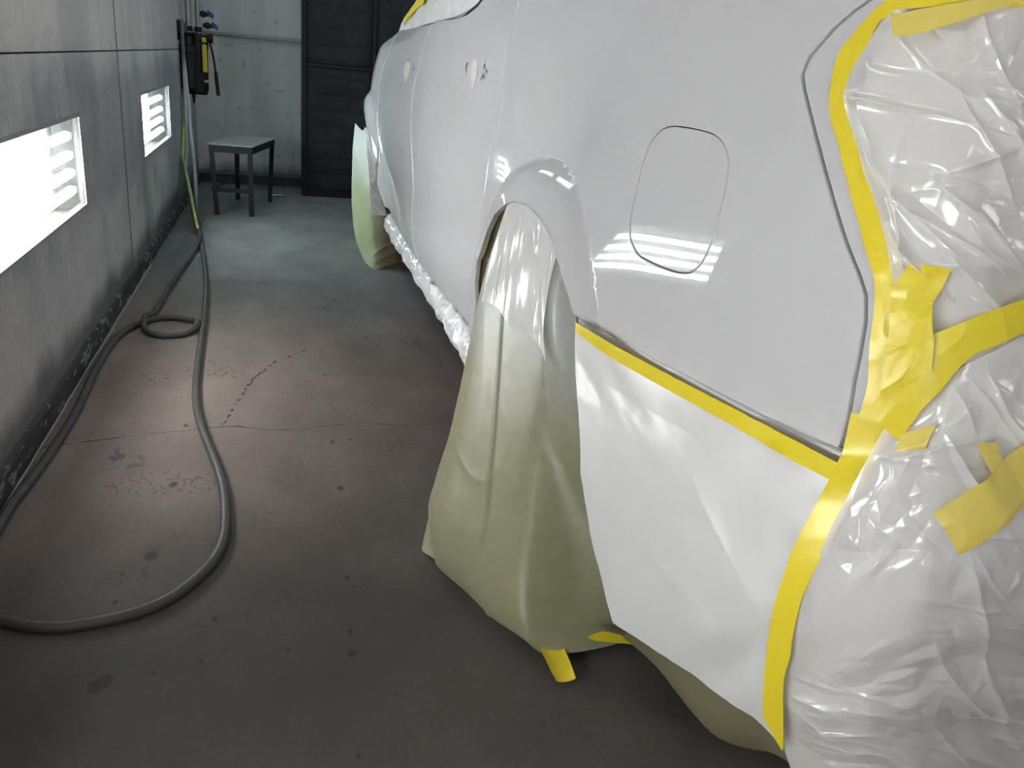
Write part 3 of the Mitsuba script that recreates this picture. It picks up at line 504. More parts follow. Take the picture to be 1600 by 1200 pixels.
add("wall_left", box([X_WALL - 0.26, Y_FRONT - 0.1, 0], [X_WALL - 0.20, Y_BACK + 0.1, Z_TOP]), "wall_paint", **S)

LIGHTS = [(-2.70, -1.64), (-0.32, 0.74), (2.05, 3.11), (4.425, 5.485)]
LZ = (0.508, 0.804)


def wall_plate(y0, y1, z0, z1, holes=()):
    poly = Polygon([(y0, z0), (y1, z0), (y1, z1), (y0, z1)])
    for a, b in holes:
        poly = poly.difference(shapely.box(a, LZ[0], b, LZ[1]))
    m = trimesh.creation.extrude_polygon(poly, 0.02, engine="earcut")
    v = m.vertices.copy()
    m.vertices = np.stack([X_WALL - 0.02 + v[:, 2], v[:, 0], v[:, 1]], 1)
    return m


for y0, y1 in ((Y_FRONT, 0.30 - 1.7), (0.30 - 1.697, 1.30), (1.303, 3.60), (3.603, 3.90), (3.909, Y_BACK)):
    add("wall_left__panel", wall_plate(y0, y1, 1.003, Z_TOP), "wall_paint")
for y0, y1 in ((Y_FRONT, -1.40), (-1.397, 1.30), (1.303, 3.60), (3.603, 3.90), (3.909, Y_BACK)):
    add("wall_left__panel", wall_plate(y0, y1, 0.03, 0.998, [w for w in LIGHTS if y0 < w[0] < y1]), "wall_paint")
add("wall_left__joint_strip", join(box([X_WALL, 3.902, 0.1], [X_WALL + 0.004, 3.907, 1.6])), "galvanised")

# skirting along the left wall: ragged dark seal with a pale bead at the floor
yy = np.linspace(Y_FRONT, Y_BACK, 520)
top = 0.075 + 0.02 * (meshkit.fbm(np.stack([yy * 3, yy * 0, yy * 0], -1), 4, 5) - 0.5)
net = np.stack([np.stack([yy * 0 + X_WALL + 0.012, yy, yy * 0], -1), np.stack([yy * 0 + X_WALL + 0.012, yy, top - 0.006], -1), np.stack([yy * 0 + X_WALL - 0.004, yy, top], -1)])
add("baseboard_left", trimesh.Trimesh(net.reshape(-1, 3), grid_faces(3, len(yy)), process=False), "skirting", **S)
yb = np.linspace(0.5, 4.3, 300)
wob = 0.004 * (meshkit.fbm(np.stack([yb * 9, yb * 0, yb * 0], -1), 3, 9) - 0.5)
add("trim_1", tube(np.stack([X_WALL + 0.016 + wob, yb, yb * 0 + 0.003], -1), 0.004 + 0.004 * np.clip(meshkit.fbm(np.stack([yb * 6, yb * 0, yb * 0 + 4], -1), 3, 2) - 0.35, 0, 1), 6), "dusty_steel", **S)

# back wall sheets, its flange and its dark foot
for x0, x1 in ((X_WALL, 0.56), (0.563, 1.8), (1.803, X_RIGHT)):
    add("wall_back__panel", box([x0, Y_BACK, 0.10], [x1, Y_BACK + 0.012, 1.118], 0.002), "back_paint")
    add("wall_back__panel", box([x0, Y_BACK - 0.006, 1.14], [x1, Y_BACK + 0.012, Z_TOP], 0.002), "back_paint")
add("trim_2", join(box([X_WALL, Y_BACK - 0.035, 1.118], [X_RIGHT, Y_BACK + 0.01, 1.126], 0.002), box([X_WALL, Y_BACK - 0.035, 1.126], [X_RIGHT, Y_BACK - 0.030, 1.142], 0.002)), "galvanised", **S)
add("baseboard_back", box([X_WALL, Y_BACK - 0.008, 0], [X_RIGHT, Y_BACK + 0.01, 0.085], 0.003), "skirting", **S)

# recessed light boxes in the left wall
WHICH = {2: "large light box recessed in left wall nearest the viewer, four glowing tubes behind glass",
         3: "smaller looking far light box in left wall beside the hanging hoses, bluish glow",
         1: "light box in left wall beside the camera, outside the picture", 0: "light box in left wall behind the camera, outside the picture"}
TUBE_Z = (0.725, 0.66, 0.60, 0.54)
for i, (y0, y1) in enumerate(LIGHTS):
    k = thing(f"light_box_{i:03d}" if i else "light_box", WHICH[i], "light", "light boxes in the left wall")
    a, b, z0, z1 = y0 - 0.12, y1 + 0.16, LZ[0] - 0.05, LZ[1] + 0.05
    xb, xf = X_WALL - 0.125, X_WALL - 0.0205
    housing = join(box([xb - 0.004, a, z0], [xb, b, z1]), box([xb, a, z0 - 0.004], [xf, b, z0]), box([xb, a, z1], [xf, b, z1 + 0.004]), box([xb, a - 0.004, z0], [xf, a, z1]), box([xb, b, z0], [xf, b + 0.004, z1]))
    add(k + "__housing", housing, "box_reflector")
    e = 0.007
    fr = shapely.box(y0 - e, LZ[0] - e, y1 + e, LZ[1] + e).difference(shapely.box(y0 + 0.004, LZ[0] + 0.004, y1 - 0.004, LZ[1] - 0.004))
    m = trimesh.creation.extrude_polygon(fr, 0.004, engine="earcut")
    m.vertices = np.stack([X_WALL + m.vertices[:, 2], m.vertices[:, 0], m.vertices[:, 1]], 1)
    add(k + "__frame", m, "galvanised")
    rv = shapely.box(y0, LZ[0], y1, LZ[1]).difference(shapely.box(y0 + 0.0025, LZ[0] + 0.0025, y1 - 0.0025, LZ[1] - 0.0025))
    m = trimesh.creation.extrude_polygon(rv, 0.0225, engine="earcut")
    m.vertices = np.stack([X_WALL - 0.0215 + m.vertices[:, 2], m.vertices[:, 0], m.vertices[:, 1]], 1)
    add(k + "__added_lining", m, "dim_lining")  # dark lining added to dim the brightly lit edge of the opening
    pane = np.array([[X_WALL - 0.006, y, z] for y, z in ((y0, LZ[0]), (y1, LZ[0]), (y1, LZ[1]), (y0, LZ[1]))])
    add(k + "__pane", trimesh.Trimesh(pane, [[0, 1, 2], [0, 2, 3]], process=False), "glass")
    for z in TUBE_Z:
        key = add(k + "__tube", tube([[X_WALL - 0.062, y, z] for y in (a + 0.06, b - 0.075)], 0.0165, 10), "box_white")
        scene[key]["emitter"] = {"type": "area", "radiance": rgb(*(np.array(TUBE_LAMP if i < 3 else FAR_TUBE) * (1.4, 0.9, 1.0, 1.0)[i]).tolist())}
        for ye, s in ((a + 0.06, -1), (b - 0.075, 1)):
            add(k + "__tube_holder", box([X_WALL - 0.078, ye + s * 0.001, z - 0.012], [X_WALL - 0.048, ye + s * 0.02, z + 0.012], 0.003), "box_white")

# slanted light boxes along the upper corners of the booth
for side_x, sgn, nm in ((X_WALL, 1, "left"), (X_RIGHT, -1, "right")):
    for j, yc in enumerate((-1.3, 1.15, 2.8, 4.5, 6.1)):
        k = thing(f"ceiling_light_{j + 1 + (5 if sgn < 0 else 0):03d}", f"slanted light box along the upper {nm} corner of the booth, above the picture", "light", "ceiling light boxes")
        p0, p1 = np.array([side_x + sgn * 0.03, Z_TOP - 0.42]), np.array([side_x + sgn * 0.42, Z_TOP - 0.03])
        d = (p1 - p0) / np.linalg.norm(p1 - p0)
        nn = np.array([d[1], -d[0]]) * sgn if sgn > 0 else np.array([-d[1], d[0]])
        if nn[1] > 0:
            nn = -nn
        quad = lambda q0, q1, ya, yb_: np.array([[q0[0], ya, q0[1]], [q0[0], yb_, q0[1]], [q1[0], yb_, q1[1]], [q1[0], ya, q1[1]]])
        slim = 0.06 if sgn < 0 else 0.20
        v = quad(p0 + d * slim + nn * 0.003, p1 - d * slim + nn * 0.003, yc - 0.6, yc + 0.6)
        f = [[0, 1, 2], [0, 2, 3]]
        nrm = np.cross(v[1] - v[0], v[2] - v[0])
        if nrm @ np.array([nn[0], 0, nn[1]]) < 0:
            f = [[0, 2, 1], [0, 3, 2]]
        key = add(k + "__diffuser", trimesh.Trimesh(v, f, process=False), "box_white")
        scene[key]["emitter"] = {"type": "area", "radiance": rgb(*(np.array(CEILING_LAMP if yc < 4 else FAR_LAMP) * ((0.85 if yc > 0 else 1.6) if sgn > 0 else 0.9)).tolist())}
        back = np.vstack([quad(p0, p1, yc - 0.66, yc + 0.66), quad(p0 - nn * 0.02, p1 - nn * 0.02, yc - 0.66, yc + 0.66)])
        add(k + "__housing", trimesh.convex.convex_hull(back), "box_white")

# ------------------------------------------------------------------ the exhaust filter bank
YF, fb = 6.67, "filter_bank"
thing(fb, "tall dark exhaust filter bank with quilted black pads standing against the back wall", "filter panel")
XF = [0.142, 0.655, 1.17, 1.70, 2.25]
add(fb + "__cabinet", box([XF[0], YF + 0.03, 0.0], [XF[-1] + 0.03, Y_BACK - 0.04, 2.3], 0.004), "black_metal")
for x in XF:
    add(fb + "__post", box([x, YF - 0.006, 0.0], [x + 0.032, YF + 0.032, 2.3], 0.003), "dark_steel")
for z0, z1 in ((0.0, 0.05), (0.965, 0.99), (1.62, 1.65), (2.26, 2.3)):
    add(fb + "__rail", box([XF[0] + 0.032, YF + 0.004, z0], [XF[-1], YF + 0.030, z1], 0.003), "black_metal")
for a, b in zip(XF[:-1], XF[1:]):
    for z0, z1 in ((0.055, 0.96), (0.995, 1.615), (1.655, 2.255)):
        R_, C_ = int((z1 - z0) / 0.008), 64
        net = [[[a + 0.037, YF + 0.012, z] for z in (z0, z1)], [[b - 0.005, YF + 0.012, z] for z in (z0, z1)]]
        net = np.array(net).transpose(1, 0, 2)
        sd = int(a * 100 + z0 * 10)

        def quilt(U, V, aa, bb, sd=sd):
            sag = 0.02 * fbm2(U, V, 5, sd, 2)
            cu, cv = U / 0.155, (V + sag) / 0.118
            pillow = np.abs(np.sin(np.pi * cu)) ** 0.35 * np.abs(np.sin(np.pi * cv)) ** 0.4
            edge = np.minimum(1, np.minimum(np.minimum(aa, 1 - aa) * 12, np.minimum(bb, 1 - bb) * 20))
            return edge * (0.018 * pillow + 0.02 * fbm2(U, V, 9, sd + 3, 3)) - 0.006
        add(fb + "__filter_pad", sheet(net, R_, C_, quilt, outward=(0, -1, 0)), "filter_cloth", smooth=True)

# ------------------------------------------------------------------ the steel stool
st = thing("work_table", "small grey-topped steel work table with dark angle legs by the back wall", "table")
C4 = [(-0.462, 5.735), (-0.196, 5.712), (-0.062, 6.345), (-0.335, 6.350)]
F4 = [(-0.440, 5.733), (-0.193, 5.708), (-0.085, 6.344), (-0.336, 6.350)]
ctr = np.mean(C4, 0)
tp = Polygon([tuple(ctr + (np.array(c) - ctr) * 1.07) for c in C4])
m = trimesh.creation.extrude_polygon(tp, 0.006, engine="earcut")
m.apply_translation([0, 0, 0.452])
add(st + "__top", m, "dusty_steel")
for k in range(4):
    a, b = np.array(C4[k]), np.array(C4[(k + 1) % 4])
    add(st + "__apron", join(bar([*a, 0.427], [*b, 0.427], 0.006, 0.05) if False else bar([*a, 0.428], [*b, 0.428], 0.046, 0.006)), "dark_steel")
for (tx, ty), (fx, fy) in zip(C4, F4):
    s = np.sign(ctr - np.array([tx, ty]))
    leg = join(bar([tx + s[0] * 0.014, ty, 0.45], [fx + s[0] * 0.014, fy, 0.0], 0.030, 0.005), bar([tx, ty + s[1] * 0.014, 0.45], [fx, fy + s[1] * 0.014, 0.0], 0.005, 0.030))
    add(st + "__leg", leg, "dark_steel")
mid = lambda k, z: [*(np.array(F4[k]) + (np.array(C4[k]) - np.array(F4[k])) * z / 0.45), z]
add(st + "__stretcher", bar(mid(0, 0.165), mid(1, 0.165), 0.03, 0.006), "dark_steel")
add(st + "__stretcher", bar(mid(0, 0.165), mid(3, 0.165), 0.006, 0.03), "dark_steel")
sc = sheet([[[-0.085, 6.63, 0.004], [0.0, 6.65, 0.006]], [[-0.09, 6.57, 0.006], [-0.01, 6.585, 0.012]]], 8, 8, lambda U, V, a, b: 0.008 * fbm2(U, V, 40, 3), outward=(0, 0, 1))
add("paper_scrap", sc, "paper_white", label="small white paper scrap on the floor behind the work table", category="paper")

# ------------------------------------------------------------------ the air line on the wall
af = thing("air_filter_unit", "black compressed air filter with yellow level strip, mounted on the wall corner above the hoses", "air filter")
cx, cy = -0.572, 6.36
R0 = 0.078
add(af + "__canister", lathe([(0, 0.03), (0.002, R0 * 0.82), (0.02, R0 * 0.9), (0.03, R0 * 0.97), (0.30, R0), (0.302, R0 * 1.07), (0.345, R0 * 1.07), (0.348, R0 * 0.98), (0.385, R0 * 0.98), (0.39, R0 * 0.6), (0.40, 0.02)], [cx, cy, 0.715], [cx, cy, 1.13]), "black_metal", smooth=40)
add(af + "__regulator", lathe([(0, 0.02), (0.002, 0.048), (0.05, 0.052), (0.22, 0.052), (0.225, 0.06), (0.27, 0.06), (0.275, 0.035), (0.33, 0.03), (0.332, 0.01)], [-0.61, cy - 0.16, 0.76], [-0.61, cy - 0.16, 1.2]), "black_metal", smooth=40)
add(af + "__level_strip", join(box([cx + 0.045, cy - R0 - 0.010, 0.865], [cx + 0.075, cy - 0.045, 1.045], 0.006), box([cx + 0.045, cy - R0 - 0.010, 1.055], [cx + 0.075, cy - 0.045, 1.088], 0.006)), "yellow_plastic", label="yellow level strip")
add(af + "__level_strip", box([cx + 0.052, cy - R0 - 0.012, 0.80], [cx + 0.078, cy - 0.03, 0.815], 0.004), "yellow_plastic", label="yellow level strip")
add(af + "__bracket", join(box([X_WALL, cy - 0.25, 1.10], [cx + 0.02, cy + 0.06, 1.112], 0.002), box([X_WALL, cy - 0.25, 1.06], [X_WALL + 0.008, cy + 0.06, 1.18], 0.002)), "dark_steel")
for x, y, r_ in ((-0.605, cy - 0.09, 0.017), (-0.55, cy - 0.02, 0.015)):
    add(af + "__pipe", tube([[x, y, 1.11], [x, y, 1.9]], r_, 14), "galvanised", smooth=40)
    add(af + "__pipe_fitting", lathe([(0, 0.01), (0.001, r_ * 1.6), (0.03, r_ * 1.6), (0.031, r_)], [x, y, 1.12], [x, y, 1.2], 6), "dark_steel")
for n_, (x, z) in enumerate(((-0.495, 1.235), (-0.470, 1.165))):
    hk = af + "__valve" + ("" if n_ == 0 else "_001")
    add(hk, join(tube([[x - 0.05, cy, z], [x + 0.012, cy, z]], 0.014, 12), lathe([(0, 0.01), (0.001, 0.022), (0.03, 0.022), (0.031, 0.01)], [x - 0.02, cy - 0.02, z], [x - 0.02, cy + 0.03, z], 14)), "dark_steel", smooth=40)
    add(hk + "__handle", sheet([[[x + 0.01, cy - 0.03, z + 0.03], [x + 0.05, cy - 0.05, z + 0.006]], [[x + 0.008, cy - 0.03, z - 0.006], [x + 0.052, cy - 0.05, z - 0.026]]], 6, 10, lambda U, V, a, b: 0.006 * np.sin(a * 3.1), outward=(0, -1, 0)), "blue_plastic", smooth=True, label="blue handle")
add(af + "__knob", lathe([(0, 0.01), (0.002, 0.026), (0.04, 0.03), (0.042, 0.01)], [cx + 0.075, cy - 0.03, 1.085], [cx + 0.14, cy - 0.03, 1.085], 16), "black_metal", smooth=40)
p = spline([[cx + 0.085, cy - 0.03, 1.08], [cx + 0.10, cy - 0.035, 1.04], [cx + 0.118, cy - 0.04, 0.95], [cx + 0.128, cy - 0.04, 0.86], [cx + 0.14, cy - 0.04, 0.72]], 40)
s = np.linspace(0, 1, 40)
add(af + "__drain_hose", tube(p, np.where(s > 0.58, 0.0125, 0.0075), 10), "black_metal", smooth=40)
add(af + "__fitting", join(lathe([(0, 0.005), (0.001, 0.012), (0.03, 0.012), (0.031, 0.008), (0.06, 0.008)], [cx - 0.02, cy - 0.06, 0.72], [cx - 0.02, cy - 0.06, 0.5], 8)), "dark_steel")
# hanging coil
loops = []
for j in range(3):
    off = 0.018 * j
    loops.append(tube(spline([[-0.648 + off * 0.6, 6.25 - off, 1.17], [-0.646 + off * 0.6, 6.22 - off, 1.0], [-0.645 + off * 0.5, 6.2 - off, 0.8], [-0.64 + off * 0.5, 6.21 - off, 0.73 - 0.01 * j], [-0.636 + off * 0.5, 6.25 - off, 0.8], [-0.634 + off * 0.5, 6.27 - off, 1.0], [-0.636 + off * 0.5, 6.27 - off, 1.17]], 60), 0.009, 8))
add("hanging_hose_coil", join(*loops), "hose_olive", smooth=True, label="dark olive hose coil hanging flat on the left wall above the far light box", category="hose")

# the hose that drops from the unit, runs down the floor, turns and comes back with a loop
floor_pts = np.array(DATA["hose_floor"])
r_h = 0.0118
raise_ = lambda q: q
fp = floor_pts.copy()
fp[:, 2] = r_h
dn, upp = np.array(DATA["hose_right"]), np.array(DATA["hose_left"])
path = np.vstack([dn, fp, upp[::-1]])
path = path[np.r_[True, np.linalg.norm(np.diff(path, axis=0), axis=1) > 0.02]]
q = spline(path, 1100)
q[:, 2] = np.maximum(q[:, 2], r_h)
q[:, 0] = np.maximum(q[:, 0], X_WALL + 0.032)
# where the strand crosses itself the later one lies on top
P2 = q[:, :2]
for i in range(150, 950):
    d = np.linalg.norm(P2[: max(i - 40, 1)] - P2[i], axis=1)
    near = d.min()
    if near < 0.04 and q[i, 2] < 0.05:
        q[i, 2] = max(q[i, 2], r_h + 2 * r_h * max(0.0, 1 - (near / 0.04) ** 2))
ker = np.ones(9) / 9
zs = np.convolve(np.pad(q[:, 2], 4, mode="edge"), ker, "valid")
q[:, 2] = np.where(q[:, 2] < 0.06, np.maximum(zs, r_h), q[:, 2])
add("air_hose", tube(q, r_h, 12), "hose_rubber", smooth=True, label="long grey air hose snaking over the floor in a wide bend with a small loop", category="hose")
yq = spline(DATA["hose_yellow"], 200)
yq = yq[yq[:, 2] > 0.011]
yq[:, 0] = np.maximum(yq[:, 0], X_WALL + 0.014)
add("yellow_hose", tube(yq, 0.0095, 10), "hose_yellow", smooth=True, label="thin yellow-green hose hanging down the wall beside the far light box", category="hose")

# ------------------------------------------------------------------ the car
car = thing("car", "white car body with fresh glossy paint, masked with paper, film and yellow tape", "car")


def flank_panel(key, pts, mat="paint", gap=0.0012, res=0.016, depth=0.014, roll=0.0026, sink=0.0, detail=None):
    """A sheet-metal panel cut out of the flank: pts are (y, z); its edges roll inwards."""
    poly = (pts if isinstance(pts, Polygon) else Polygon(pts)).buffer(0)
    poly = poly.buffer(-gap - roll, join_style=1)
    if poly.geom_type != "Polygon":
        poly = max(poly.geoms, key=lambda g: g.area)
    poly = shapely.geometry.polygon.orient(poly, 1.0)
    rings = [np.array(shapely.segmentize(c, 0.007).coords)[:-1] for c in (poly.exterior, *poly.interiors)]
    ring = np.vstack(rings)
    x0, y0, x1, y1 = poly.bounds
    gx, gy = np.meshgrid(np.arange(x0, x1, res), np.arange(y0, y1, res))
    g = np.stack([gx.ravel(), gy.ravel()], 1)
    inner = poly.buffer(-res * 0.45)
    g = g[shapely.contains_xy(inner, g[:, 0], g[:, 1])]
    p = np.vstack([ring, g])
    tri = Delaunay(p).simplices
    c = p[tri].mean(1)
    tri = tri[shapely.contains_xy(poly, c[:, 0], c[:, 1])]
    e1, e2 = p[tri[:, 1]] - p[tri[:, 0]], p[tri[:, 2]] - p[tri[:, 0]]
    area = e1[:, 0] * e2[:, 1] - e1[:, 1] * e2[:, 0]
    tri = np.where(area[:, None] < 0, tri[:, ::-1], tri)
    lift = detail(p[:, 0], p[:, 1]) if detail else 0.0
    v = on_side(p[:, 0], p[:, 1], -sink + lift)
    n = side_normal(p[:, 0], p[:, 1])
    m = len(ring)
    nxt, prv, k = [], [], 0
    for c in rings:
        i = np.arange(len(c))
        nxt.append(np.roll(i, -1) + k)
        prv.append(np.roll(i, 1) + k)
        k += len(c)
    nxt, prv = np.concatenate(nxt), np.concatenate(prv)
    t = ring[nxt] - ring[prv]
    o = np.stack([t[:, 1], -t[:, 0]], 1)
    o /= np.maximum(np.linalg.norm(o, axis=1, keepdims=True), 1e-12)
    vs, ns, fs = [v], [n], [tri[:, ::-1]]
    o3 = np.stack([np.zeros(m), o[:, 0], o[:, 1]], 1) @ CAR_ROT.T
    prev, at = np.arange(m), len(p)
    for ang in (30, 60, 90, None):
        if ang is None:
            pos = ring + o * roll
            w = on_side(pos[:, 0], pos[:, 1], -sink - depth)
            nn = o3
        else:
            a = math.radians(ang)
            pos = ring + o * roll * math.sin(a)
            w = on_side(pos[:, 0], pos[:, 1], -sink - roll * (1 - math.cos(a)))
            nn = n[:m] * math.cos(a) + o3 * math.sin(a)
        idx = np.arange(m) + at
        j = nxt
        fs.append(np.stack([prev, idx, idx[j]], 1))
        fs.append(np.stack([prev, idx[j], prev[j]], 1))
        vs.append(w)
        ns.append(nn)
        prev, at = idx, at + m
    V, F, N = np.vstack(vs), np.vstack(fs), np.vstack(ns)
    # keep winding and normals on the same side
    fn = np.cross(V[F[:, 1]] - V[F[:, 0]], V[F[:, 2]] - V[F[:, 0]])
    wrong = (fn * N[F].mean(1)).sum(1) < 0
    F[wrong] = F[wrong][:, ::-1]
    base, k = key, 1
    while key in scene:
        key = f"{base}_{k:03d}"
        k += 1
    scene[key] = {"type": "ply", "filename": meshkit.write_ply(trimesh.Trimesh(V, F, process=False), False, normals=N), "face_normals": False, "bsdf": {"type": "ref", "id": mat}}
    return key


A_ = lambda name: [tuple(q) for q in DATA[name]]


def arch(cy, a0, a1, k=1.0, n=40):
    t = np.radians(np.linspace(a0, a1, n))
    return [(cy + k * ARCH_Y * math.cos(s), 0.37 + k * ARCH_Z * math.sin(s)) for s in t]


opening = A_("opening")
quarter = [(0.52, 1.5), (0.50, 1.40)] + A_("gap1") + opening[1:] + A_("seam")[::-1] + A_("lamp_edge")[::-1] + [(-0.90, 1.26), (-0.94, 1.5)]
fuel = Polygon(A_("fuel")).buffer(0.012).buffer(-0.024).buffer(0.012)
fs_ = np.array(shapely.segmentize(fuel.exterior, 0.004).coords)


def smooth_ring(c, w=9):
    c = c[:-1]
    k = np.ones(w) / w
    return np.stack([np.convolve(np.r_[c[-w:, i], c[:, i], c[:w, i]], k, "same")[w:-w] for i in (0, 1)], 1)


fuel = Polygon(smooth_ring(smooth_ring(fs_)))


flank_panel(car + "__rear_quarter_panel", Polygon(quarter).buffer(0.012).buffer(-0.012).buffer(-0.010).buffer(0.010).difference(fuel), res=0.009, gap=0.0005, roll=0.0018)
flank_panel(car + "__fuel_door", fuel, res=0.012, sink=0.0006, gap=0.0006)
g1, g2, g3 = A_("gap1"), A_("gap2"), A_("gap3")
belt = lambda y: 1.235 - 0.022 * max(0.0, y - 0.95) - 0.010 * max(0.0, y - 1.5)
rear_door = [(0.80, 1.33), (0.52, 1.42)] + g1 + [(opening[0][0] + 0.002, opening[0][1])] + [(0.287, 0.45), (0.265, 0.335)] + [(g2[-1][0], 0.325)] + g2[::-1] + [(1.16, 1.228), (1.0, 1.237), (0.9, 1.262)]
flank_panel(car + "__rear_door", rear_door, roll=0.008, gap=0.0018)
front_door = [(1.16, 1.228)] + g2 + [(g2[-1][0], 0.325), (2.38, 0.36), (2.45, 0.46)] + g3[::-1] + [(2.36, 1.21), (1.8, 1.215)]
flank_panel(car + "__front_door", front_door, roll=0.010, gap=0.0020)
front_arch = arch(WHEELBASE + ARCH_SHIFT, 172, 2)
fender = [(g3[0][0] - 0.01, 1.20)] + g3 + [(2.48, 0.5)] + front_arch + [(3.28, 0.34), (3.64, 0.36), (3.70, 0.62), (3.64, 0.80), (3.38, 0.98), (3.08, 1.07), (2.78, 1.13)]
flank_panel(car + "__front_fender", fender, roll=0.010, gap=0.0020)
lamp = np.array(A_("lamp_edge"))
shift = lambda d: [tuple(q) for q in lamp + np.array([-d, -d * 0.25])]
flank_panel(car + "__lamp_surround", Polygon(shift(0.001)[:15] + shift(0.055)[:15][::-1]).buffer(0.004).buffer(-0.004), sink=0.002, depth=0.03)


SEAM = np.array(sorted(A_("seam") + [(-1.026, 0.656), (-2.0, 0.656)]))


def loft(levels, outs, seam=False, **k):
    rows = []
    for z, o in zip(levels, outs):
        c = plan_curve(o - float(REAR(z)) * float(smooth_step(0.55, 0.7, z)), **k)
        c = c[np.linspace(0, len(c) - 1, 70).astype(int)]
        zz = c[:, 0] * 0 + z
        if seam:
            zz = zz + (np.interp(c[:, 1], SEAM[:, 0], SEAM[:, 1]) - 0.656)
            c = c - np.stack([flare(c[:, 1], zz) * (c[:, 1] > -0.9) * (0.45 + 0.55 * smooth_step(0.60, 0.648, zz)), c[:, 0] * 0], 1)
        rows.append(to_world(np.stack([c[:, 0], c[:, 1], zz], 1)))
    P = np.array(rows)
    return trimesh.Trimesh(P.reshape(-1, 3), grid_faces(*P.shape[:2]), process=False)


add(car + "__rear_bumper", loft([.660, .6592, .658, .654, .646, .61, .56, .48, .40, .33, .27, .225, .21], [-.012, -.003, .000, .001, .001, .000, .002, .004, .003, -.002, -.010, -.030, -.08], seam=True, start=-0.385), "paint", smooth=40)
add(car + "__tail_lamp", loft([.66, .70, .80, .95, 1.08, 1.16, 1.20], [-.02, -.012, -.010, -.010, -.012, -.02, -.05], start=-0.90), "grey_lamp", smooth=True)
# the masked-off shell behind the outer panels: inner frame, roof with hood, glazing line
HALF = 0.92


def station(y):
    s = lambda z: float(side(y, z))
    zr = float(np.interp(y, [-1.12, -0.95, -0.6, 0.3, 1.1, 1.90, 2.50, 3.08, 3.48, 3.70], [1.22, 1.36, 1.47, 1.52, 1.51, 1.46, 1.165, 1.085, 0.98, 0.80]))
    zb = min(float(np.interp(y, [-1.12, 0.55, 0.82, 0.92, 1.0, 1.2, 2.48, 3.08, 3.48, 3.70], [1.38, 1.40, 1.31, 1.262, 1.24, 1.224, 1.185, 1.05, 0.95, 0.78])), zr - 0.012)
    return s, zr, zb


inner, upper = [], []
for y in np.r_[np.linspace(-0.98, -0.88, 3), np.linspace(-0.8, 2.38, 16), np.linspace(2.48, 3.70, 14)]:
    s, zr, zb = station(y)
    d = 0.034
    half = [(s(0.24) + 0.14, 0.22)] + [(s(z) + d + (0.25 if z < 0.85 and (abs(y + 0.05) < 0.5 or abs(y - 2.84) < 0.5) else 0), z) for z in np.linspace(0.30, zb - 0.01, 8)] + [(s(zb) + d + 0.02, zb)]
    inner.append(half + [(2 * HALF - x, z) for x, z in half[::-1]])
    x0 = s(zb) + 0.012
    t = np.linspace(0, 1, 9)
    g = zr - zb
    half = [(x0 + 0.30 * g * tt + 0.16 * max(0, tt - 0.7) ** 1.5, zb + g * (tt if tt < 0.7 else 0.7 + 0.3 * math.sin((tt - 0.7) / 0.3 * math.pi / 2))) for tt in t] + [(x0 + (HALF - x0) * q, zr + 0.03 * math.sin(q * math.pi / 2)) for q in (0.35, 0.65, 1.0)]
    upper.append(half + [(2 * HALF - x, z) for x, z in half[:-1][::-1]])
ys = np.r_[np.linspace(-0.98, -0.88, 3), np.linspace(-0.8, 2.38, 16), np.linspace(2.48, 3.70, 14)]


def tunnel(rows, close):
    P = np.array([[(x, y, z) for x, z in r] for y, r in zip(ys, rows)])
    if close:
        P = np.concatenate([P, P[:, :1]], 1)
    R_, C_ = P.shape[:2]
    v, f = to_world(P.reshape(-1, 3)), grid_faces(R_, C_)
    ends = []
    for r in (0, R_ - 1):
        c = P[r].mean(0)
        v = np.vstack([v, to_world(c)])
        ends += [[len(v) - 1, r * C_ + j, r * C_ + j + 1] for j in range(C_ - 1)]
    return trimesh.Trimesh(v, np.vstack([f, ends]), process=False)


add(car + "__inner_frame", tunnel(inner, True), "primer_dark")
add(car + "__roof_and_hood", tunnel(upper, False), "paint", smooth=35)
for wy in (ARCH_SHIFT, WHEELBASE + ARCH_SHIFT):
    for x0, x1 in ((0.055, 0.26), (2 * HALF - 0.26, 2 * HALF - 0.055)):
        a_, b_ = to_world([x0, wy, 0.318]), to_world([x1, wy, 0.318])
        w = x1 - x0
        wk = car + "__wheel"
        wk = add(wk, lathe([(0.0, 0.20), (0.002, 0.22), (0.004, 0.27), (0.012, 0.30), (0.03, 0.316), (w - 0.03, 0.316), (w - 0.012, 0.30), (w - 0.004, 0.25), (w - 0.002, 0.20)], a_, b_, 40), "rubber", smooth=40)
        rim = lathe([(0, 0.215), (0.01, 0.20), (0.03, 0.19), (0.035, 0.06), (0.02, 0.05), (0.018, 0.01)], a_ + [0.004, 0, 0], b_, 30)
        add(wk + "__rim", rim, "alloy", smooth=40)

# door handle recesses, covered with bits of film
for key, y0, z0, y1, z1, w in (("handle_film", *DATA["handles"][0], *DATA["handles"][1], 0.032), ("handle_film", *DATA["handles"][2], *DATA["handles"][3], 0.07)):
    tt, ww = np.linspace(0, 1, 7), np.linspace(-1, 1, 5)
    net = []
    for t in tt:
        row = []
        for q in ww:
            yy_ = y0 + (y1 - y0) * t + q * w * (0.35 + 0.65 * math.sin(math.pi * min(1, t + 0.12)))
            zz = z0 + (z1 - z0) * t
            row.append(on_side(yy_, zz, 0.003 + 0.004 * (1 - q * q) * math.sin(math.pi * t)))
        net.append(row)
    lab = "small strip of clear film over the rear door handle recess" if y0 < 1 else "bit of clear film over the front door handle recess"
    add(key, sheet(net, 60, 40, lambda U, V, a, b: 0.5 * facets(U, V, 26, 0.004, 11, 0.2) * np.minimum(1, np.minimum(np.minimum(a, 1 - a), np.minimum(b, 1 - b)) * 8)), "clear_film", smooth=True, label=lab, category="masking film")
g = np.random.default_rng(3)
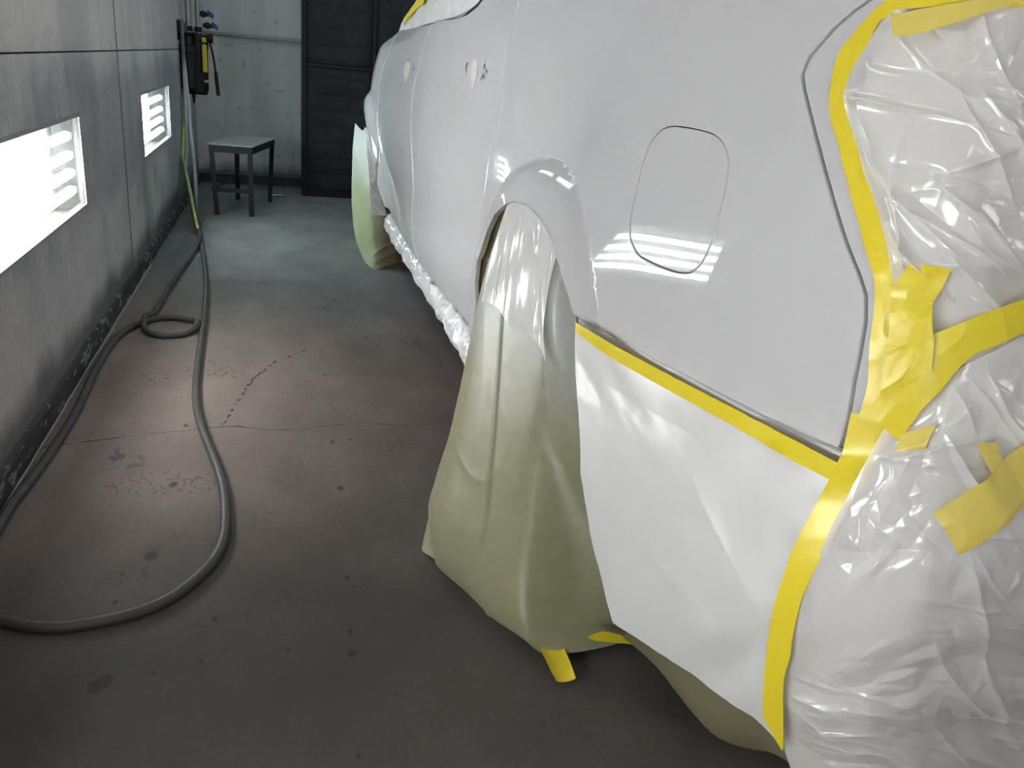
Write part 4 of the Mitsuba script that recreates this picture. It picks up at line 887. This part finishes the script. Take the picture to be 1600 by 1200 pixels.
for cy_, cz_, n_ in ((*DATA["handle_marks"][0], 5), (*DATA["handle_marks"][1], 9), (*DATA["handle_marks"][2], 3)):
    for _ in range(n_):
        y_, z_ = cy_ + g.normal(0, 0.012), cz_ + g.normal(0, 0.012)
        q = [(y_ + g.normal(0, 0.004) + dy, z_ + dz + g.normal(0, 0.003)) for dy, dz in ((-0.002, -0.006), (0.001, -0.005), (0.003, 0.007), (-0.001, 0.006))]
        pts = [on_side(a, b, 0.0012) for a, b in q]
        k = add(car + "__handle_mark", trimesh.Trimesh(pts, [[0, 1, 2], [0, 2, 3]], process=False), "primer_dark")
        labels[k] = {"label": "dark mark beside a handle recess"}

# ------------------------------------------------------------------ masking: paper, sheets, films, tape
def creases(U, V, n, seed, lean, spread=0.5, amp=0.006, width=0.007, length=(0.08, 0.35)):
    """Sparse tucks of taut film: sharp little ridges along slightly bent lines that fade out at both ends."""
    g = np.random.default_rng(seed)
    h = np.zeros_like(U)
    for _ in range(n):
        cu, cv = g.uniform(U.min(), U.max()), g.uniform(V.min(), V.max())
        t, L, bend = lean + g.normal(0, spread), g.uniform(*length), g.normal(0, 0.8)
        du = (U - cu) * math.cos(t) + (V - cv) * math.sin(t)
        dv = -(U - cu) * math.sin(t) + (V - cv) * math.cos(t) - bend * du * du
        w = width * g.uniform(0.6, 1.6)
        h += amp * g.uniform(0.3, 1.2) * g.choice([1, 1, -0.6]) * np.exp(-np.abs(dv) / w) * np.clip(1 - (2 * du / L) ** 2, 0, 1)
    return h


def patches(U, V, freq, seed, lo, hi):
    return smooth_step(lo, hi, meshkit.fbm(np.stack([U * freq, V * freq, U * 0 + 5.5], -1), 2, seed))


edge = lambda a, b, k=10: np.minimum(1, np.minimum(np.minimum(a, 1 - a), np.minimum(b, 1 - b)) * k)


def cover_h(U, V, a, b):
    fold = ridged(U, V * 0.35, 6.0, 3, 2.5, 0.05)
    crease = ridged(U + 0.6 * V, V - 0.4 * U, 5.0, 8, 6.0, 0.04)
    big = fbm2(U, V * 0.5, 4.5, 5, 2)
    low = np.clip((b - 0.45) / 0.5, 0, 1)
    seam = np.exp(-((a - 0.44 - 0.06 * b) / 0.010) ** 2)
    flap = np.clip((b - (0.80 + 0.62 * a)) / 0.05, 0, 1) * (a < 0.36)
    tuck = -0.030 * np.clip((b - 0.90) / 0.10, 0, 1) ** 1.5 * smooth_step(0.15, 0.40, a) * (1 - smooth_step(0.55, 0.80, a))
    return tuck + 0.019 * big + 0.003 * fold + 0.0018 * crease * (0.4 + low) + 0.014 * low * fbm2(U + 0.8 * V, V * 0.6, 6, 9, 2) + 0.004 * seam - 0.016 * flap


wc = add("rear_wheel_cover", sheet(DATA["wheel_cover"], 260, 220, cover_h), "masking_paper", smooth=True,
         label="olive masking paper over the rear wheel, dusted white at its top", category="masking paper")
# film tacked at the top of the rear cover
net = np.array(DATA["wheel_cover"])
topn = net[:3, 1:6] + np.array([-0.012, -0.012, 0.0])
topn[2] = topn[1] * 0.45 + topn[2] * 0.55
topn[2, 2, 2] -= 0.05
topn[2] = topn[1] * 0.5 + topn[2] * 0.5
add(wc + "__film_strip", sheet(topn, 110, 170, lambda U, V, a, b: 0.006 * fbm2(U, V * 0.3, 16, 4, 3) + creases(U, V, 14, 3, 1.5, 0.3, 0.004, 0.006, (0.05, 0.2))), "clear_film", smooth=True, label="thin clear film at the top of the paper")
add("arch_liner_paper", sheet(DATA["arch_liner"], 30, 60, lambda U, V, a, b: 0.02 * fbm2(U, V, 9, 2)), "kraft_brown", smooth=True, label="brown masking paper tucked inside the rear wheel arch", category="masking paper")


def front_h(U, V, a, b):
    right = np.clip((a - 0.66) * 5, 0, 1)
    return 0.010 * fbm2(U, V, 6, 3) + right * (0.030 * fbm2(U + V, V, 11, 6, 3) + 0.015 * ridged(U, V * 2, 8, 3, 3))


fc = add("front_wheel_cover", sheet(DATA["front_cover"], 160, 200, front_h), "front_paper", smooth=True, label="pale green masking paper wrapped around the front wheel, shade painted brown on its fold", category="masking paper")
fcn = np.array(DATA["front_cover"])[:4, 2:] + np.array([-0.012, -0.02, 0.004])
fcn[3] = fcn[2] * 0.75 + fcn[3] * 0.25
add(fc + "__film_strip", sheet(fcn, 120, 80, lambda U, V, a, b: 0.012 * fbm2(U, V, 12, 4, 3) + facets(U, V, 50, 0.008, 31, 0.25)), "white_film", smooth=True, label="white film strip along the wheel arch")


# rolled film along the sill
t_ = np.linspace(0.24, 2.56, 40)
ang = np.radians(np.linspace(-70, 160, 9))
net = []
for y in t_:
    lo, hi = np.array([0.004 + 0.033 * y, y, 0.195]), np.array([0.000 + 0.029 * y, y, 0.312])
    c, r_ = (lo + hi) / 2 + np.array([0.03, 0, 0]), 0.058
    wob = 1 + 0.25 * float(meshkit.fbm(np.array([y * 4.0, 0.3, 0.1]), 3, 4) - 0.5)
    net.append([to_world([c[0] - 0.75 * r_ * wob * math.cos(a), y, c[2] - r_ * wob * math.sin(a) * -1.0]) for a in ang])


def roll_h(U, V, a, b):
    return (0.010 * (ridged(U * 1.6, V * 1.0, 9, 5, 2.0, 0.03) - 0.5) + facets(U, V, 420, 0.012, 41, 0.30)) * np.minimum(1, np.minimum(a, 1 - a) * 8)


add("sill_film", sheet(net, 700, 70, roll_h, outward=(-1, 0, 0.3)), "white_film", smooth=True, label="crumpled white film rolled along the sill between the two wheel covers", category="masking film")


def bumper_h(U, V, a, b):
    d, e = U * 0.75 + V * 0.66, V * 0.75 - U * 0.66        # folds run from the upper left to the lower right
    s = fbm2(d * 0.45, e, 6.5, 4, 3) * 0.028 + 0.012 * ridged(d * 0.3, e, 8, 7, 2.0, 0.02) + 0.002 * fbm2(U, V, 45, 6, 2)
    low = np.exp(-(((a - 0.72) / 0.16) ** 2 + ((b - 0.82) / 0.14) ** 2))
    return (s + 0.022 * low * np.sin((U + V) * 30) * 0.4) * np.minimum(1, b * 7)


add("bumper_sheet", sheet(DATA["bumper_sheet"], 240, 260, bumper_h), "white_sheet", smooth=True, label="opaque white plastic sheet hanging over the side of the rear bumper below the yellow tape", category="masking film")
add("bumper_paper", sheet(DATA["under_paper"], 60, 120, lambda U, V, a, b: 0.012 * fbm2(U, V, 5, 8) + 0.02 * np.sin(b * 3.1) * 0.6, outward=(-1, -0.5, -0.3)), "kraft_paper", smooth=True, label="olive paper sagging out below the white bumper sheet, just above the floor", category="masking paper")


def film_h(U, V, a, b):
    big = 0.040 * fbm2(U, V, 3.2, 12, 2) + 0.006 * fbm2(U, V, 14, 13, 2)
    fac = facets(U, V, 150, 0.012, 51, 0.16) * patches(U, V, 5, 4, 0.48, 0.62)
    return (big + fac + creases(U, V, 46, 5, 0.9, 0.6, 0.009)) * np.minimum(1, np.minimum(np.minimum(a * 9, b * 6), 1) * np.minimum(1, (1 - b) * 8))


add("lamp_film", sheet(DATA["lamp_film"], 420, 420, film_h), "clear_film", smooth=True, label="clear crumpled film over the tail lamp inside the ring of yellow tape", category="masking film")


def film2_h(U, V, a, b):
    big = 0.034 * fbm2(U * 0.7 + V * 0.4, V - 0.3 * U, 4.5, 22, 2) + 0.012 * fbm2(U * 0.5 + V * 0.5, V - U * 0.5, 14, 23, 2)
    fac = facets(U, V, 260, 0.014, 61, 0.2) * (0.25 + 0.75 * patches(U, V, 5, 14, 0.45, 0.6)) * np.clip(1.35 - b, 0.55, 1)
    return (big + fac + creases(U, V, 95, 15, 0.75, 0.35, 0.007, 0.008)) * np.minimum(1, np.minimum(a * 8, 1) * np.minimum(1, b * 12))


FILM = sheet(DATA["bumper_film"], 460, 460, film2_h)
FILM_TREE = cKDTree(FILM.vertices)
FILM_N = np.array(FILM.vertex_normals)
if FILM_N.mean(0)[0] > 0:
    FILM_N = -FILM_N
add("bumper_film", FILM, "clear_film", smooth=True, label="big clear crumpled film wrapped round the corner of the rear bumper", category="masking film")

wr = lambda seed, k=1.0: (lambda U, V, a, b: k * (0.0018 * fbm2(U, V, 22, seed, 3) + 0.0007 * ridged(U, V, 26, seed + 1, 4.0)))
TAPES = [("seam_tape", "tape_seam", "tape_yellow", "straight yellow tape along the seam above the white bumper sheet", 0.5),
         ("corner_tape", "tape_corner", "tape_yellow", "long yellow tape curving down the bumper corner between white sheet and clear film", 0.8),
         ("lamp_tape", "tape_lamp", "tape_yellow", "yellow tape running round the left edge of the tail lamp, bent at its middle", 1.6),
         ("tab_tape", "tape_tab", "tape_yellow", "short wide yellow tape tab standing up over the junction of the tapes", 1.6),
         ("tail_tape", "tape_tail", "tape_yellow", "yellow tape sweeping from the right picture edge down into the junction", 1.2),
         ("top_tape", "tape_top", "tape_yellow", "yellow tape along the top of the tail lamp", 1.4),
         ("inner_top_tape", "tape_top2", "tape_pale", "shiny pale yellow tape piece below the top lamp tape", 1.4),
         ("under_film_tape", "tape_under", "tape_pale", "wide faded yellow tape under the clear bumper film", 1.5),
         ("cross_tape", "tape_under2", "tape_pale", "short upright yellow tape crossing the wide faded one under the film", 1.5),
         ("patch_tape", "tape_patch", "tape_pale", "small square of faded yellow tape under the film beside the junction", 1.0)]
for key, name, mat, lab, k in TAPES:
    m = sheet(np.array(DATA[name]).transpose(1, 0, 2), 160, 24, wr(len(key), k))
    if name in ("tape_under", "tape_under2", "tape_patch"):      # pressed onto the crumpled film
        d, i = FILM_TREE.query(m.vertices, k=40)
        nn = FILM_N[i].mean((0, 1))
        nn /= np.linalg.norm(nn)
        far = ((FILM.vertices[i] - m.vertices[:, None]) @ nn).max(1).reshape(160, 24)
        far = gaussian_filter(maximum_filter(far, (9, 5), mode="nearest"), (5, 3), mode="nearest").ravel()
        m.vertices = m.vertices + nn * (far + (0.007 if name != "tape_under2" else 0.010))[:, None]
    add(key, m, mat, smooth=True, label=lab, category="tape")


def strip(key, left, right, lab, curl=0.0):
    net = np.array([left, right]).transpose(1, 0, 2)
    add(key, sheet(net, 40, 12, lambda U, V, a, b: 0.002 * fbm2(U, V, 30, 2) + curl * (a - 0.5) ** 2, outward=(-0.3, -0.6, 0.6)), "tape_yellow", smooth=True, label=lab, category="tape")


strip("loose_tape", [[0.470, 1.262, 0.050], [0.474, 1.21, 0.034], [0.480, 1.165, 0.024], [0.4860, 1.124, 0.018]], [[0.520, 1.262, 0.045], [0.5245, 1.215, 0.030], [0.527, 1.165, 0.022], [0.5255, 1.126, 0.018]],
      "loose end of yellow tape sticking out from the foot of the rear wheel cover", 0.02)
strip("foot_tape", *DATA["foot_tape"],
      "yellow tape holding the paper's foot in the shadow under the car")
strip("sliver_tape", [[0.5690, 1.2647, 0.352], [0.5655, 1.245, 0.30], [0.562, 1.225, 0.262]], [[0.5725, 1.2647, 0.352], [0.572, 1.245, 0.30], [0.567, 1.225, 0.262]],
      "thin sliver of yellow tape at the left edge of the white bumper sheet")

# masked side glass and the tape on the front pillar
net = []
for zt in np.linspace(0, 1, 5):
    row = []
    for y in np.linspace(0.62, 2.34, 16):
        s, zr, zb = station(y)
        z = zb + 0.005 + (max(zr - zb, 0.05) * 0.80) * zt
        x0 = float(side(y, zb)) + 0.012 + 0.30 * (z - zb)
        row.append(to_world([x0 - 0.010, y, z]))
    net.append(row)
add("window_film", sheet(net, 60, 300, lambda U, V, a, b: facets(U, V, 150, 0.02, 71, 0.2) * edge(a, b, 8)), "white_film", smooth=True, label="whitish film over the side windows at the top of the doors", category="masking film")
L, R_ = [], []
for y in np.linspace(2.24, 1.80, 12):
    s, zr, zb = station(y)
    for dst, f in ((L, 0.60), (R_, 0.34)):
        z = zb + (zr - zb) * f
        dst.append(to_world([float(side(y, zb)) + 0.012 + 0.30 * (z - zb) - 0.022, y, z]))
add("pillar_tape", sheet(np.array([L, R_]).transpose(1, 0, 2), 60, 8, wr(4)), "tape_yellow", smooth=True, label="yellow tape along the front pillar beside the masked side window", category="tape")
